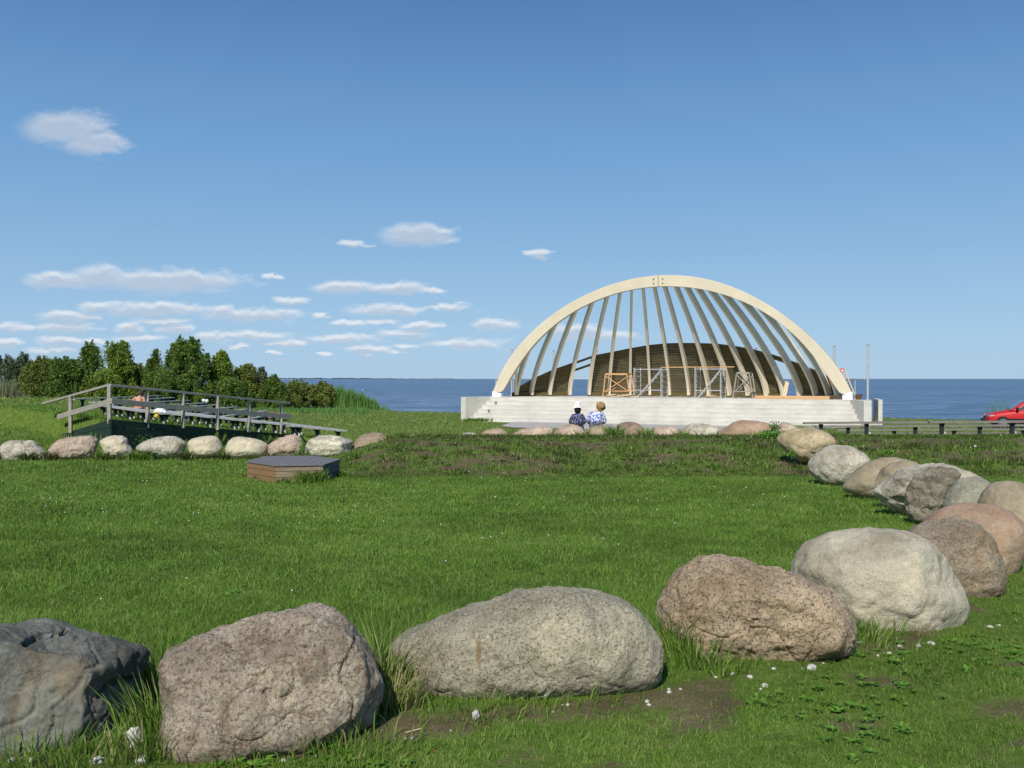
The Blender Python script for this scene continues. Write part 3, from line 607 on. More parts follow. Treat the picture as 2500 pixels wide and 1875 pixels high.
# split and loose chip on the dark boulder; rusty streak on the long grey one
def patch_on(parent, pts_px, D0, mat, name, lift=0.004):
    """small irregular patch laid on a boulder's own surface"""
    me = parent.data; org = Vector((0, 0, EYE)); loc = Vector(parent.location)
    from mathutils.bvhtree import BVHTree
    bm = bmesh.new(); bm.from_mesh(me); bvh = BVHTree.FromBMesh(bm)
    out_ = []
    for (x, y) in pts_px:
        d = (P(x, y, 10) - org).normalized(); h = bvh.ray_cast(org - loc, d)
        out_.append((h[0] + loc + h[1] * lift) if h[0] is not None else P(x, y, D0))
    bm.free()
    n = len(out_) // 2
    fs = [(i, i + 1, n + i + 1, n + i) for i in range(n - 1)]
    return mesh(name, out_, fs, mat, parent, smooth=True)
def carve(ob, line_px, wpx, depth, front_only=True):
    loc = Vector(ob.location); pts = np.array(line_px, float)
    bm = bmesh.new(); bm.from_mesh(ob.data); bm.normal_update()
    for v in bm.verts:
        wd = v.co + loc
        if wd.y < 0.5: continue
        px = CX + wd.x / wd.y * FPX; py = HY - (wd.z - EYE) / wd.y * FPX
        if (Vector((0, 0, EYE)) - wd).dot(v.normal) < 0: continue
        d = float(dist_line(np.array(px), np.array(py), pts))
        if d < wpx: v.co -= v.normal * depth * (1 - (d / wpx) ** 2)
    bm.to_mesh(ob.data); bm.free()
carve(b1, [(60, 1572), (85, 1557), (120, 1550), (160, 1541)], 9, 0.045)
carve(b1, [(240, 1700), (262, 1672), (330, 1655)], 8, 0.03)

# ---------------------------------------------------------------- hexagonal wooden well cover
def px_on(px, py, D): return P(px, py, D)
topz = None
cxb, cyb = X(716, 19.0), 19.35
tz = -0.085
def onplane(px, py, z):
    D_ = (EYE - z) * FPX / (py - HY); return Vector((X(px, D_), D_, z))
lid_px = [(601, 1126.5), (670, 1136.5), (791, 1134.5), (831, 1121.5), (765, 1112.5), (645, 1113.5)]
lid = [onplane(a, b, tz) for a, b in lid_px]
cen = sum(lid, Vector()) / 6
bx = thing('well_cover', 'low hexagonal brown plank box with a grey felt lid on the lawn', 'box', (cen.x, cen.y, G(cen.x, cen.y)))
mb = MB(); mb.prism([(p.x, p.y) for p in lid], tz - 0.022, tz + 0.004); lidob = mb.build('lid', MT['felt'], bx, bevel=0.004)
inner = [cen + (p - cen) * 0.965 for p in lid]
rnd = random.Random(3)
for i in range(6):
    p, q = inner[i], inner[(i + 1) % 6]; d = (q - p).normalized(); nrm = Vector((d.y, -d.x, 0))
    if nrm.dot((p + q) / 2 - cen) < 0: nrm = -nrm
    side = MB()
    hts = [0.095, 0.118, 0.11, 0.11]; z1 = tz - 0.03
    for k, h in enumerate(hts):
        o = rnd.uniform(-0.004, 0.004); m = p.lerp(q, .5) + nrm * o
        side.obox((m.x, m.y, z1 - h / 2 + 0.003), tuple((q - p) / 2 * 0.998), tuple(nrm * 0.018), (0, 0, h / 2 - 0.004)); z1 -= h
    side.build('side_boards', (MT['box_wood'] if i in (0,) else MT['box_grey']) if i != 2 else simple('painted_shade_boards', (0.11, 0.115, 0.11), 0.85, 0.25, 4, (1.5, 1.5, 8)), bx, bevel=0.005)  # right side: its shade is put into a darker grey board colour

# ---------------------------------------------------------------- fence and retaining boards on the left
fpx = [(172, 969, 1049, 31.2), (267, 941, 1026, 28.6), (360, 951, 1037, 29.9), (447, 960, 1037, 31.2), (531, 967, 1042, 32.6), (608, 976, 1047, 34.2), (687, 984, 1052, 35.9)]
fe = thing('wooden_fence', 'weathered grey two rail timber fence with a corner, above the dark green boards', 'fence', tuple(P(267, 1026, 28.6)))
for (a, t_, b_, D) in fpx:
    p, q = P(a, b_ + 8, D + .0), P(a, t_, D); m = MB()
    m.beam(p, q, 0.1, 0.1, (0, 1, 0)); m.build('post', MT['wood_grey'], fe, bevel=0.008)
def rails(pts, wd, ht, name, off=0.06):
    for (a, b) in zip(pts[:-1], pts[1:]):
        m = MB(); m.beam(a + Vector((off, -off, 0)), b + Vector((off, -off, 0)), wd, ht); m.build(name, MT['wood_grey'], fe, bevel=0.006)
rails([P(107, 985, 33.3), P(268, 940, 28.6), P(490, 962.5, 31.9), P(706, 984, 36.3)], 0.11, 0.07, 'top_rail', 0.0)
rails([P(137, 1018, 32.2), P(268, 979, 28.55), P(470, 998, 31.6), P(707, 1017, 36.3)], 0.035, 0.16, 'middle_rail', 0.075)
rw = thing('retaining_boards', 'dark green boards holding the slope below the timber fence', 'retaining wall', (KN[0], KN[1], -0.45))
kt, lt, rt = P(268, 1023, 28.45), P(140, 1063, 32.7), P(712, 1061, 36.7)
for a, b, n_b in ((lt, kt, 5), (kt, rt, 5)):
    m = MB(); d = (b - a); dh = Vector((d.x, d.y, 0)).normalized(); nn = Vector((dh.y, -dh.x, 0))
    if nn.y > 0: nn = -nn
    za, zb = a.z, b.z
    for k in range(n_b):
        # tapering courses so that the top course follows the sloping edge
        f0, f1 = k / n_b, (k + 1) / n_b - 0.012
        bot = -0.75
        A0, A1 = bot + (za - bot) * f0, bot + (za - bot) * f1; B0_, B1_ = bot + (zb - bot) * f0, bot + (zb - bot) * f1
        o = 0.004 * ((k * 7) % 3)
        def q_(p, z, s): return (p.x + nn.x * s, p.y + nn.y * s, z)
        m.hexa([q_(a, A0, o), q_(b, B0_, o), q_(b, B0_, o - 0.05), q_(a, A0, o - 0.05)], [q_(a, A1, o), q_(b, B1_, o), q_(b, B1_, o - 0.05), q_(a, A1, o - 0.05)])
    m.build('board_panel', MT['board_green'], rw)

# ---------------------------------------------------------------- benches
ORD = ['first', 'second', 'third', 'fourth', 'fifth', 'sixth', 'seventh', 'eighth', 'ninth', 'tenth']
def bench(a, b, label, grp, nleg=3, wd=0.30, legh=0.5, foot=True, legpos=None, planks=2, smat='wood_bench'):
    """a, b: ends of the seat's top centre line"""
    a, b = Vector(a), Vector(b); L_ = (b - a).length; d = (b - a).normalized(); sdw = Vector((-d.y, d.x, 0)).normalized()
    mid = (a + b) / 2; o = thing('bench', label, 'bench', (mid.x, mid.y, G(mid.x, mid.y)), grp)
    m = MB()
    for k in range(planks):
        off = (k - (planks - 1) / 2) * wd / planks
        m.beam(a + sdw * off - Vector((0, 0, .025)), b + sdw * off - Vector((0, 0, .025)), wd / planks - 0.012, 0.05)
    m.build('seat', MT[smat], o)
    for t in (legpos or [(i + 0.5) / nleg for i in range(nleg)]):
        p = a.lerp(b, t); p = Vector((p.x, p.y, p.z - 0.051)); gz = G(p.x, p.y) - 0.1; gz = min(gz, p.z - legh)
        m = MB()
        # flared bracket under the seat, narrowing into the stem
        hw, tw = wd * 0.48, 0.06; z0 = p.z; z1 = p.z - 0.09
        A = [p - sdw * hw - d * 0.04, p + sdw * hw - d * 0.04, p + sdw * hw + d * 0.04, p - sdw * hw + d * 0.04]
        B = [p - sdw * tw - d * 0.045, p + sdw * tw - d * 0.045, p + sdw * tw + d * 0.045, p - sdw * tw + d * 0.045]
        m.hexa([(v.x, v.y, z1) for v in B], [(v.x, v.y, z0 - (0.0)) for v in A])
        m.hexa([(v.x, v.y, gz) for v in B], [(v.x, v.y, z1 + 0.001) for v in B])
        lg = m.build('leg', MT['bench_leg'], o)
        if foot:
            m = MB(); c = p + Vector((.075, 0, 0)); e_ = .028; m.hexa([(c.x - e_, c.y - .04, gz), (c.x + e_, c.y - .04, gz), (c.x + e_, c.y + .04, gz), (c.x - e_, c.y + .04, gz)], [(c.x - e_, c.y - .04, p.z - .25), (c.x + e_, c.y - .04, p.z - .25), (c.x + e_, c.y + .04, p.z - .25), (c.x - e_, c.y + .04, p.z - .25)])
            m.build('footing', MT['white_post'], lg)
    return o
# right: rows stepping down towards the lake
rows = [  # px of seat line left end, py, D ; right end px, py, D
    ((1962, 1031.0, 28.3), (2262, 1028.5, 27.8)), ((2266, 1028.4, 27.8), (2700, 1026, 27.3)),
    ((1990, 1039.5, 31.2), (2700, 1035.5, 30.2)), ((2040, 1048.5, 34.0), (2700, 1045, 33.2)), ((2060, 1057.5, 36.8), (2700, 1055, 36.2))]
nm = ['nearest bench on the right bank, left half reaching the boulders', 'nearest bench on the right bank, half cut by the right edge', 'second bench row of the right bank, just behind the nearest', 'third bench row of the right bank, lower towards the lake', 'fourth and lowest bench row of the right bank']
lp = [[(2005 - 1962) / 300, (2117 - 1962) / 300], [(2300 - 2266) / 434, (2473 - 2266) / 434], [(2073 - 1990) / 710, (2240 - 1990) / 710, (2398 - 1990) / 710, .85], [(2186 - 2040) / 660, (2333 - 2040) / 660, .7], [(2270 - 2060) / 640, (2345 - 2060) / 640, .15, .75]]
for (a, b), n_, l_ in zip(rows, nm, lp): bench(P(*a), P(*b), 'weathered plank ' + n_, 'bench rows on the right bank', legpos=l_, wd=0.34, foot=True, smat='wood_old')
# left amphitheatre: every row has a far leg running away and a near leg turned towards the stage
F = [(389, 965), (421, 970), (460, 976.6), (500, 983), (535, 987), (576, 992.5), (611, 998), (652, 1002), (693, 1007)]
K = [(176, 974), (224, 981), (270, 986), (335, 992), (395, 998), (440, 1004), (480, 1010), (540, 1016), (602, 1022)]
Rr = [(360, 1003), (405, 1008), (455, 1012), (520, 1017), (580, 1023), (640, 1030), (727, 1039), (786, 1045), (838, 1050)]
for i in range(9):
    s = 0.587 - 0.112 * i
    def at(pt): D_ = (EYE - s) * FPX / (pt[1] - HY); return P(pt[0], pt[1], D_)
    a, k, r_ = at(F[i]), at(K[i]), at(Rr[i])
    bench(k, a, 'long far bench running towards the bushes, %s row of the left seating' % (ORD[i] if i else 'topmost'), 'far bench rows of the left seating', 5, 0.34, 0.45, True)
    dirn = (r_ - Vector((r_.x - 6.4, r_.y + 10.5, r_.z))).normalized()
    ln = 9.0 if i < 6 else 7.5
    k2 = r_ - dirn * ln
    bench(k2, r_, 'grey near bench ending behind the fence, %s from the left in the left seating' % ORD[i], 'near bench rows of the left seating', 4, 0.34, 0.45, True, legpos=[0.08, 0.36, 0.64, 0.93])

# ---------------------------------------------------------------- stage (local frame u along the front, v away from it)
X0, Y0, TH = 8.18, 55.0, R(24); cs, sn = math.cos(TH), math.sin(TH)
def W(u, v, z=0.0): return Vector((X0 + cs * u + sn * v, Y0 - sn * u + cs * v, z))
def u_of(px, v): k = (px - CX) / FPX; return (k * (Y0 + cs * v) - X0 - sn * v) / (cs + k * sn)
def on_v(px, py, v):
    u = u_of(px, v); p = W(u, v); return u, EYE - (py - HY) / FPX * p.y
DK = 0.52
st = thing('concrete_stage', 'pale concrete open air stage with broad steps and low end walls at the water', 'stage', tuple(W(0, 0, -0.9)))
def ell(u, V, a=10.6): return V * math.sqrt(max(0, 1 - (u / a) ** 2))
poly = [W(-10.25, -0.3), W(10.25, -0.3)] + [W(10.6 * math.cos(t), 7.2 * math.sin(t) + 0.1) for t in np.linspace(0.0, math.pi, 25)]
mb = MB(); mb.prism([(p.x, p.y) for p in poly], -1.8, DK); mb.build('deck', MT['concrete'], st)
for i in range(1, 7):
    zt = DK - 0.235 * i; v0, v1 = -0.3 - 0.3 * (i - 1), -0.3 - 0.3 * i; ul = 10.25 + 0.125 * i
    if zt < -0.9: break
    mb = MB(); q = [W(-ul, v1 + .004), W(ul, v1 + .004), W(ul, v0 + .001), W(-ul, v0 + .001)]; mb.prism([(p.x, p.y) for p in q], -1.3, zt - .035)
    q = [W(-ul, v1), W(ul, v1), W(ul, v0 + .001), W(-ul, v0 + .001)]; mb.prism([(p.x, p.y) for p in q], zt - .0345, zt)
    mb.build('step', MT['concrete'], st, bevel=0.006)
for sgn in (-1, 1):
    a0, a1 = (10.2, -0.25), (11.02, -2.05)
    def ww(u, v): p = W(sgn * u, v); return (p.x, p.y)
    tk = 0.36
    mb = MB(); mb.prism([ww(*a0), ww(*a1), ww(a1[0] + tk, a1[1] + 0.1), ww(a0[0] + tk + .25, a0[1])], -1.4, DK + 0.004); mb.build('end_wall', MT['concrete'], st, bevel=0.012)
    if sgn > 0:
        mb = MB(); mb.prism([ww(a1[0] + tk + .004, a1[1] + .30), ww(a1[0] + tk + .30, a1[1] + .30), ww(a0[0] + tk + .60, a0[1] + .5), ww(a0[0] + tk + .256, a0[1] + .5)], -1.4, -0.62)
        mb.prism([ww(a1[0] + tk + .304, a1[1] + .12), ww(a1[0] + tk + .50, a1[1] + .12), ww(a0[0] + tk + .90, a0[1] + 1.2), ww(a0[0] + tk + .70, a0[1] + 1.2)], -1.4, DK + 0.05)
        mb.build('buttress', MT['concrete'], st, bevel=0.012)
ventm = simple('grey_cover_plate', (0.2, 0.2, 0.185), 0.8, 0.2)
for i, px in ((1, 1210.5), (3, 1193.5), (5, 1177), (6, 1169)):
    v = -0.3 - 0.3 * i if i < 6 else -1.8
    u = u_of(px, v); zt = DK - 0.235 * min(i, 5) - 0.12
    if i == 6: zt = DK - 0.235 * 6 + 0.12; v = -1.8
    mb = MB(); mb.obox(W(u, v - 0.004, zt + (0.0)), (cs * .07, -sn * .07, 0), (sn * .006, cs * .006, 0), (0, 0, .085)); mb.build('cover_plate', ventm, st)

# ---------------------------------------------------------------- timber bandshell
bs = thing('timber_bandshell', 'half finished cream timber arch with curved ribs and a slatted back wall on the stage', 'bandshell', tuple(W(0, 0, DK)))
OL = zc((462,1180),(480,1110),(545,980),(610,872),(750,690),(900,540),(1020,455),(1150,385),(1320,290),(1480,215),(1620,172),(1780,138),(1945,122))
OR_ = zd((28,120),(200,125),(350,137),(480,155),(700,220),(900,320),(1100,440),(1300,590),(1450,720),(1600,890),(1700,1040),(1772,1190))
IL = zc((532,1190),(600,1080),(690,935),(790,790),(900,665),(1020,565),(1200,447),(1350,365),(1480,315),(1600,275),(1800,235),(1945,215))
IR = zd((28,217),(180,222),(300,228),(430,252),(550,280),(760,345),(950,430),(1150,565),(1300,710),(1450,880),(1560,1030),(1690,1215))
def fit(Lp, Rp):
    a = [on_v(px, py, 0) for px, py in Lp]; b = [on_v(px, py, 0) for px, py in Rp]
    zs = np.linspace(DK + .1, max(z for _, z in a), 60)
    a.sort(key=lambda t: t[1]); b.sort(key=lambda t: t[1])
    ua = np.interp(zs, [z for _, z in a], [u for u, _ in a]); ub = np.interp(zs, [z for _, z in b], [u for u, _ in b])
    return a, b
def curve(pts, n):     # resample (u, z) polyline with a smooth spline
    pts = np.array(pts); t = np.r_[0, np.cumsum(np.hypot(*np.diff(pts, axis=0).T))]; t /= t[-1]
    T = np.linspace(0, 1, n); c = np.polyfit(t, pts[:, 0], 7), np.polyfit(t, pts[:, 1], 7)
    return np.stack([np.polyval(c[0], T), np.polyval(c[1], T)], 1)
outer = curve([on_v(a, b, 0) for a, b in OL + OR_], 81); inner_ = curve([on_v(a, b, 0) for a, b in IL + IR], 81)
outer[0, 1] = inner_[0, 1] = outer[-1, 1] = inner_[-1, 1] = DK + 0.28
def arch_half(i0, i1):
    m = MB(); n = i1 - i0 + 1
    for vv_ in (-0.13, 0.17):
        for i in range(i0, i1 + 1): m.v.append(tuple(W(outer[i, 0], vv_, outer[i, 1])))
        for i in range(i0, i1 + 1): m.v.append(tuple(W(inner_[i, 0], vv_, inner_[i, 1])))
    for k in range(n - 1):
        m.f += [(k, k + 1, n + k + 1, n + k), (2 * n + k + 1, 2 * n + k, 3 * n + k, 3 * n + k + 1), (k + 1, k, 2 * n + k, 2 * n + k + 1), (n + k, n + k + 1, 3 * n + k + 1, 3 * n + k)]
    m.f += [(0, n, 3 * n, 2 * n), (n - 1, 3 * n - 1, 4 * n - 1, 2 * n - 1)]
    return m
jm = int(np.argmin(np.abs(outer[:, 0] - 0.0)))
ar = arch_half(0, jm).build('arch_beam', MT['glulam'], bs, bevel=0.01)
h2 = arch_half(jm, 80)
ar2 = h2.build('arch_beam', MT['glulam'], bs, bevel=0.01)
g0 = outer[jm], inner_[jm]
for ob_, i0_, i1_ in ((ar, 0, jm), (ar2, jm, 80)):
    n = i1_ - i0_ + 1; at_ = ob_.data.attributes.new('lam', 'FLOAT', 'POINT'); at_.data.foreach_set('value', ([1.0] * n + [0.0] * n) * 2)
m = MB(); m.obox(W(g0[0][0], -0.131, (g0[0][1] + g0[1][1]) / 2), (cs * .011, -sn * .011, 0), (sn * .004, cs * .004, 0), (0, 0, (g0[0][1] - g0[1][1]) / 2)); m.build('joint', MT['dark_steel'], bs)
for du in (-0.26, 0.26):
    for dz_ in (0.17, 0.41):
        m = MB(); c = W(g0[0][0] + du, -0.13, g0[1][1] + dz_); m.tube([c + Vector((-sn * .03, -cs * .03, 0)), c], 0.035, 10); m.build('bolt', MT['dark_steel'], bs)
for e in (0, 80):
    uo, ui = outer[e, 0], inner_[e, 0]; sg = -1 if e == 0 else 1
    m = MB(); q0 = [W(uo + sg * .03, -.16), W(ui - sg * .03, -.16), W(ui - sg * .03, .2), W(uo + sg * .03, .2)]
    top = [0.33, 0.20, 0.20, 0.33] if e == 0 else [0.42, 0.22, 0.22, 0.42]
    m.prism([(p.x, p.y) for p in q0], DK, [DK + t for t in top]); m.build('shoe', MT['white_paint'], bs, bevel=0.01)
# ribs
tops = [784, 1018, 1199, 1350, 1485, 1600, 1700, 1800, 1900, 1990, 2090, 2182, 2282, 2397, 2517, 2682, 2862, 3122, 3430]
feet = [665, 800, 965, 1145, 1320, 1500, 1690, 1870, 2050, 2222, 2402, 2587, 2755, 2921, 3075, 3225, 3363, 3480, 3560]
Vb = 4.74; AB = 9.7
def back_v(px):      # where a sight line meets the back curve of the shell
    best = None
    for v in np.linspace(0.0, Vb, 600):
        u = u_of(px, v); e = abs((u / AB) ** 2 + (v / Vb) ** 2 - 1)
        if best is None or e < best[0]: best = (e, u, v)
    return best[1], best[2]
def arch_in(u): return float(np.interp(u, inner_[:, 0], inner_[:, 1])), float(np.interp(u, outer[:, 0], outer[:, 1]))
ribs = []
for tp, ft in zip(tops, feet):
    ut = u_of(1080 + tp / 3.687, 0.1); uf, vf = back_v(1080 + ft / 3.687)
    zi, zo = arch_in(ut); ribs.append((ut, (zi + zo) / 2 + 0.0, uf, vf))
ribs.insert(0, (-8.75, sum(arch_in(-8.75)) / 2, -9.25, 1.25))
def rib_pt(r, h):    # h 0 foot .. 1 arch
    ut, zt, uf, vf = r; fr = 1 - h ** 1.45
    u = ut + (uf - ut) * fr; v = 0.17 + (vf - 0.17) * fr
    return W(u, v, DK + 0.1 + (zt - 0.12 - DK - 0.1) * h)
for r in ribs:
    m = MB(); n = 22; sec = []
    for k in range(n + 1):
        h = k / n; p = rib_pt(r, h); q = rib_pt(r, min(1, h + .02)); q0 = rib_pt(r, max(0, h - .02)); tdir = (q - q0).normalized()
        pl = (rib_pt(r, 0) - rib_pt(r, 1)); pl.z = 0; pl.normalize(); side = pl.cross(Vector((0, 0, 1))).normalized(); dn = side.cross(tdir).normalized()
        if dn.dot(pl) < 0: dn = -dn       # outward
        sec.append((p - side * .075 - dn * .17, p + side * .075 - dn * .17, p + side * .075 + dn * .17, p - side * .075 + dn * .17))
    for s_ in sec: m.v += [tuple(x) for x in s_]
    for k in range(n):
        for j in range(4): a, b = k * 4 + j, k * 4 + (j + 1) % 4; m.f.append((a, b, b + 4, a + 4))
    m.f += [(0, 3, 2, 1), (n * 4, n * 4 + 1, n * 4 + 2, n * 4 + 3)]
    m.build('rib', MT['rib'], bs)
# slatted wall outside the ribs: top edge heights read at each rib
def h_at(r, py):     # height fraction whose picture row is py
    hs = np.linspace(0.01, 1, 400); ys = []
    for h in hs: p = rib_pt(r, h); ys.append(HY + (EYE - p.z) / p.y * FPX)
    return float(np.interp(-py, -np.array(ys), hs))
wtop_z1 = {1: 1150, 2: 1065, 3: 985, 4: 920, 5: 858, 6: 826, 7: 792, 8: 765, 9: 749}
wtop_z2 = {10: 745, 11: 747, 12: 753, 13: 773, 14: 802, 15: 845, 16: 904, 17: 962, 18: 1030, 19: 1120}
hh_ = {}
for k, y in wtop_z1.items(): hh_[k] = h_at(ribs[k], 640 + y / 3.687)
for k, y in wtop_z2.items(): hh_[k] = h_at(ribs[k], 640 + y / 3.687)
hh_[0] = 0.02
def outpt(r, h):
    p = rib_pt(r, max(0.0, h)); pl = (rib_pt(r, 0) - rib_pt(r, 1)); pl.z = 0; pl.normalize()
    q = rib_pt(r, min(1, h + .03)); q0 = rib_pt(r, max(0, h - .03)); t_ = (q - q0).normalized(); side = pl.cross(Vector((0, 0, 1))).normalized(); dn = side.cross(t_).normalized()
    if dn.dot(pl) < 0: dn = -dn
    return p + dn * 0.185, dn
for k in range(1, 19):
    ra, rb = ribs[k], ribs[k + 1]; ha, hb = hh_[k], hh_[k + 1]
    za, zb = ha * (ra[1] - DK - .22), hb * (rb[1] - DK - .22)
    m = MB(); step = 0.152; j = 0
    while True:
        da0, da1 = j * step, j * step + 0.134
        if min(za, zb) * 0 + max(za, zb) - da1 < -0.02: break
        vis = True
        if k == 4: vis = j in (0, 3)            # open bay with two rails
        if k == 15: vis = j < 2                 # doorway bay, only the top boards
        qa0, qa1, qb0, qb1 = za - da0, za - da1, zb - da0, zb - da1
        if vis and not (qa0 < 0.03 and qb0 < 0.03):
            def fr(r, z): return max(z, 0.0) / (r[1] - DK - .22)
            (A1, na), (A0, _), (B1, nb), (B0_, _) = outpt(ra, fr(ra, qa0)), outpt(ra, fr(ra, qa1)), outpt(rb, fr(rb, qb0)), outpt(rb, fr(rb, qb1))
            th = 0.03
            ex = (B1 - A1).normalized() * 0.0
            m.hexa([A0, B0_, B0_ + nb * th, A0 + na * th], [A1, B1, B1 + nb * th, A1 + na * th])
        j += 1
        if j > 60: break
    if m.f: m.build('slat_panel', MT['slat'], bs)
# base plate under the wall and ribs
m = MB()
for k in range(0, 19):
    if k in (15, 4): continue
    a, b = rib_pt(ribs[k], 0), rib_pt(ribs[k + 1], 0); o_ = ((a + b) / 2 - W(0, 1)); o_.z = 0; o_ = o_.normalized() * .16; m.beam((a.x + o_.x, a.y + o_.y, DK + .125), (b.x + o_.x, b.y + o_.y, DK + .125), 0.22, 0.24)
m.build('base_plate', MT['slat'], bs)

# ---------------------------------------------------------------- lamp poles and rail along the back of the stage
def rim(px, V=6.6, a=10.45):
    best = None
    for v in np.linspace(0.0, V, 500):
        u = u_of(px, v); e = abs((u / a) ** 2 + (v / V) ** 2 - 1)
        if best is None or e < best[0]: best = (e, u, v)
    return W(best[1], best[2], DK)
pole_px = [(1249.5, 854, 'at the left end behind the arch foot'), (1351, 856, 'between the second and third rib from the left'), (1457, 857, 'left of the slatted wall'), (1846, 850, 'rising over the slatted wall on its right slope'), (1946, 849, 'between the last ribs on the right'), (2037, 846, 'just outside the right foot of the arch'), (2118.5, 842, 'standing free on the right end wall')]
poles = []
for px, py, wh in pole_px:
    b = rim(px) if px < 2100 else W(u_of(px, -0.2), -0.2, DK)
    poles.append(b); D = b.y; zt = EYE - (py - HY) / FPX * D
    o = thing('lamp_pole', 'thin grey steel pole ' + wh, 'pole', tuple(b), 'steel poles round the back of the stage')
    m = MB(); m.tube([b, (b.x, b.y, zt)], 0.055, 10); m.build('pole', MT['steel'], o)
    m = MB(); m.tube([(b.x, b.y, zt), (b.x, b.y, zt + .05)], [0.09, 0.09], 10); m.build('cap', MT['steel'], o)
    m = MB(); m.tube([b, (b.x, b.y, b.z + .03)], 0.13, 12); m.build('base_flange', MT['steel'], o)
rl = thing('railing', 'low grey pipe railing round the lake side of the stage', 'railing', tuple(W(0, 6.5, DK)))
pts = [W(10.45 * math.cos(t), 6.6 * math.sin(t), DK + 1.06) for t in np.linspace(0.12, math.pi - 0.12, 40)]
m = MB(); m.tube([W(10.9, -.1, DK + 1.06)] + pts, 0.03, 6); m.build('top_rail', MT['steel'], rl)
for t in np.linspace(0.12, math.pi - 0.12, 14):
    p = W(10.45 * math.cos(t), 6.6 * math.sin(t), DK); m = MB(); m.tube([p, p + Vector((0, 0, 1.05))], 0.028, 6); m.build('post', MT['steel'], rl)

# ---------------------------------------------------------------- things on the deck
def A(px, v): return W(u_of(px, v), v, DK)
def trestle(px0, px1, v, top, mat, label, dep=1.0, topw=0.86, lowrail=True):
    a, b = A(px0, v), A(px1, v); o = thing('wooden_trestle', label, 'trestle', tuple((a + b) / 2))
    back = Vector((sn, cs, 0)) * dep; c = (a + b) / 2; H = Vector((0, 0, top))
    for off in (Vector((0, 0, 0)), back):
        ta = c + (a - c) * topw + H + off; tb = c + (b - c) * topw + H + off
        for p, q in ((a + off, ta), (b + off, tb)):
            m = MB(); m.beam(p, q, .06, .1, (0, 1, 0)); m.build('leg', mat, o)
        m = MB(); m.beam(ta, tb, .1, .06); m.build('top_beam', mat, o)
        m = MB(); m.beam(ta + Vector((0, -.05, -.1)), (b + off).lerp(tb, .25) + Vector((0, -.05, 0)), .04, .12, (0, 1, 0)); m.beam(tb + Vector((0, -.11, -.15)), (a + off).lerp(ta, .22) + Vector((0, -.11, 0)), .04, .1, (0, 1, 0)); m.build('cross_brace', mat, o)
        m = MB(); m.beam((a + off).lerp(ta, .27) + Vector((0, -.16, 0)), (b + off).lerp(tb, .27) + Vector((0, -.16, 0)), .04, .12, (0, 1, 0)); m.build('low_rail', mat, o)
    m = MB()
    for t in (0.2, 0.5, 0.8): m.beam(c + (a - c) * topw + H + back * t + Vector((0, 0, .05)), c + (b - c) * topw + H + back * t + Vector((0, 0, .05)), .24, .035)
    m.build('platform', mat, o)
    return o
trestle(1471.5, 1537, 1.0, 1.33, MT['fresh_wood'], 'fresh yellow wooden trestle with crossed braces, left of the scaffolds', 0.9, 0.8)
trestle(1789, 1838, 1.3, 1.38, MT['wood_grey'], 'grey wooden trestle with an open ladder side, right of the scaffolds', 0.9, 0.62)
def scaffold(px0, px1, v, label, dep=1.3):
    a, b = A(px0, v), A(px1, v); o = thing('scaffold', label, 'scaffold', tuple((a + b) / 2)); back = Vector((sn, cs, 0)) * dep
    h = 1.72
    for p in (a, b, a + back, b + back):
        m = MB(); m.tube([p, p + Vector((0, 0, h))], .03, 8); m.build('standard', MT['steel'], o)
    for p in (a, b):
        m = MB()
        for z in np.arange(0.3, 1.7, 0.3): m.tube([p + Vector((0, 0, z)), p + back + Vector((0, 0, z))], .017, 6)
        m.tube([p + back * .25, p + back * .25 + Vector((0, 0, h - .1))], .018, 6); m.build('end_ladder', MT['steel'], o)
    for z, nm_ in ((0.42, 'low_ledger'), (1.62, 'top_ledger')):
        for off in (Vector((0, 0, 0)), back):
            m = MB(); m.tube([a + off + Vector((0, 0, z)), b + off + Vector((0, 0, z))], .022, 6); m.build(nm_, MT['steel'], o)
    m = MB(); st_ = a.lerp(b, .1) + Vector((0, -.06, 0)); en = b + Vector((0, -.06, 1.6)); m.beam(st_, en, .05, .12, (0, 1, 0)); m.beam(st_ + back * .3, en + back * .3, .05, .12, (0, 1, 0)); 
    for t in np.linspace(.08, .92, 8): q = st_.lerp(en, t); m.beam(q, q + back * .3, .12, .025)
    m.build('stair_ladder', MT['steel'], o)
    return o
scaffold(1548, 1614, 0.9, 'steel scaffold frame with a slanting stair, nearer the left trestle')
scaffold(1697, 1759, 0.9, 'steel scaffold frame with a slanting stair, nearer the right trestle')
a, b = A(1614, 1.0), A(1792, 1.0)
o = thing('scaffold_planks', 'long planks bridging the two steel scaffolds', 'planks', tuple((a + b) / 2 + Vector((0, 0, 1.7))))
for k in range(3):
    off = Vector((sn, cs, 0)) * (.15 + .32 * k); m = MB(); m.beam(a + off + Vector((0, 0, 1.735)) + (b - a) * (.02 * k), b + off + Vector((0, 0, 1.735)) - (b - a) * (.03 * k), .28, .045); m.build('plank', MT['fresh_wood'] if k == 0 else MT['pale_wood'], o)
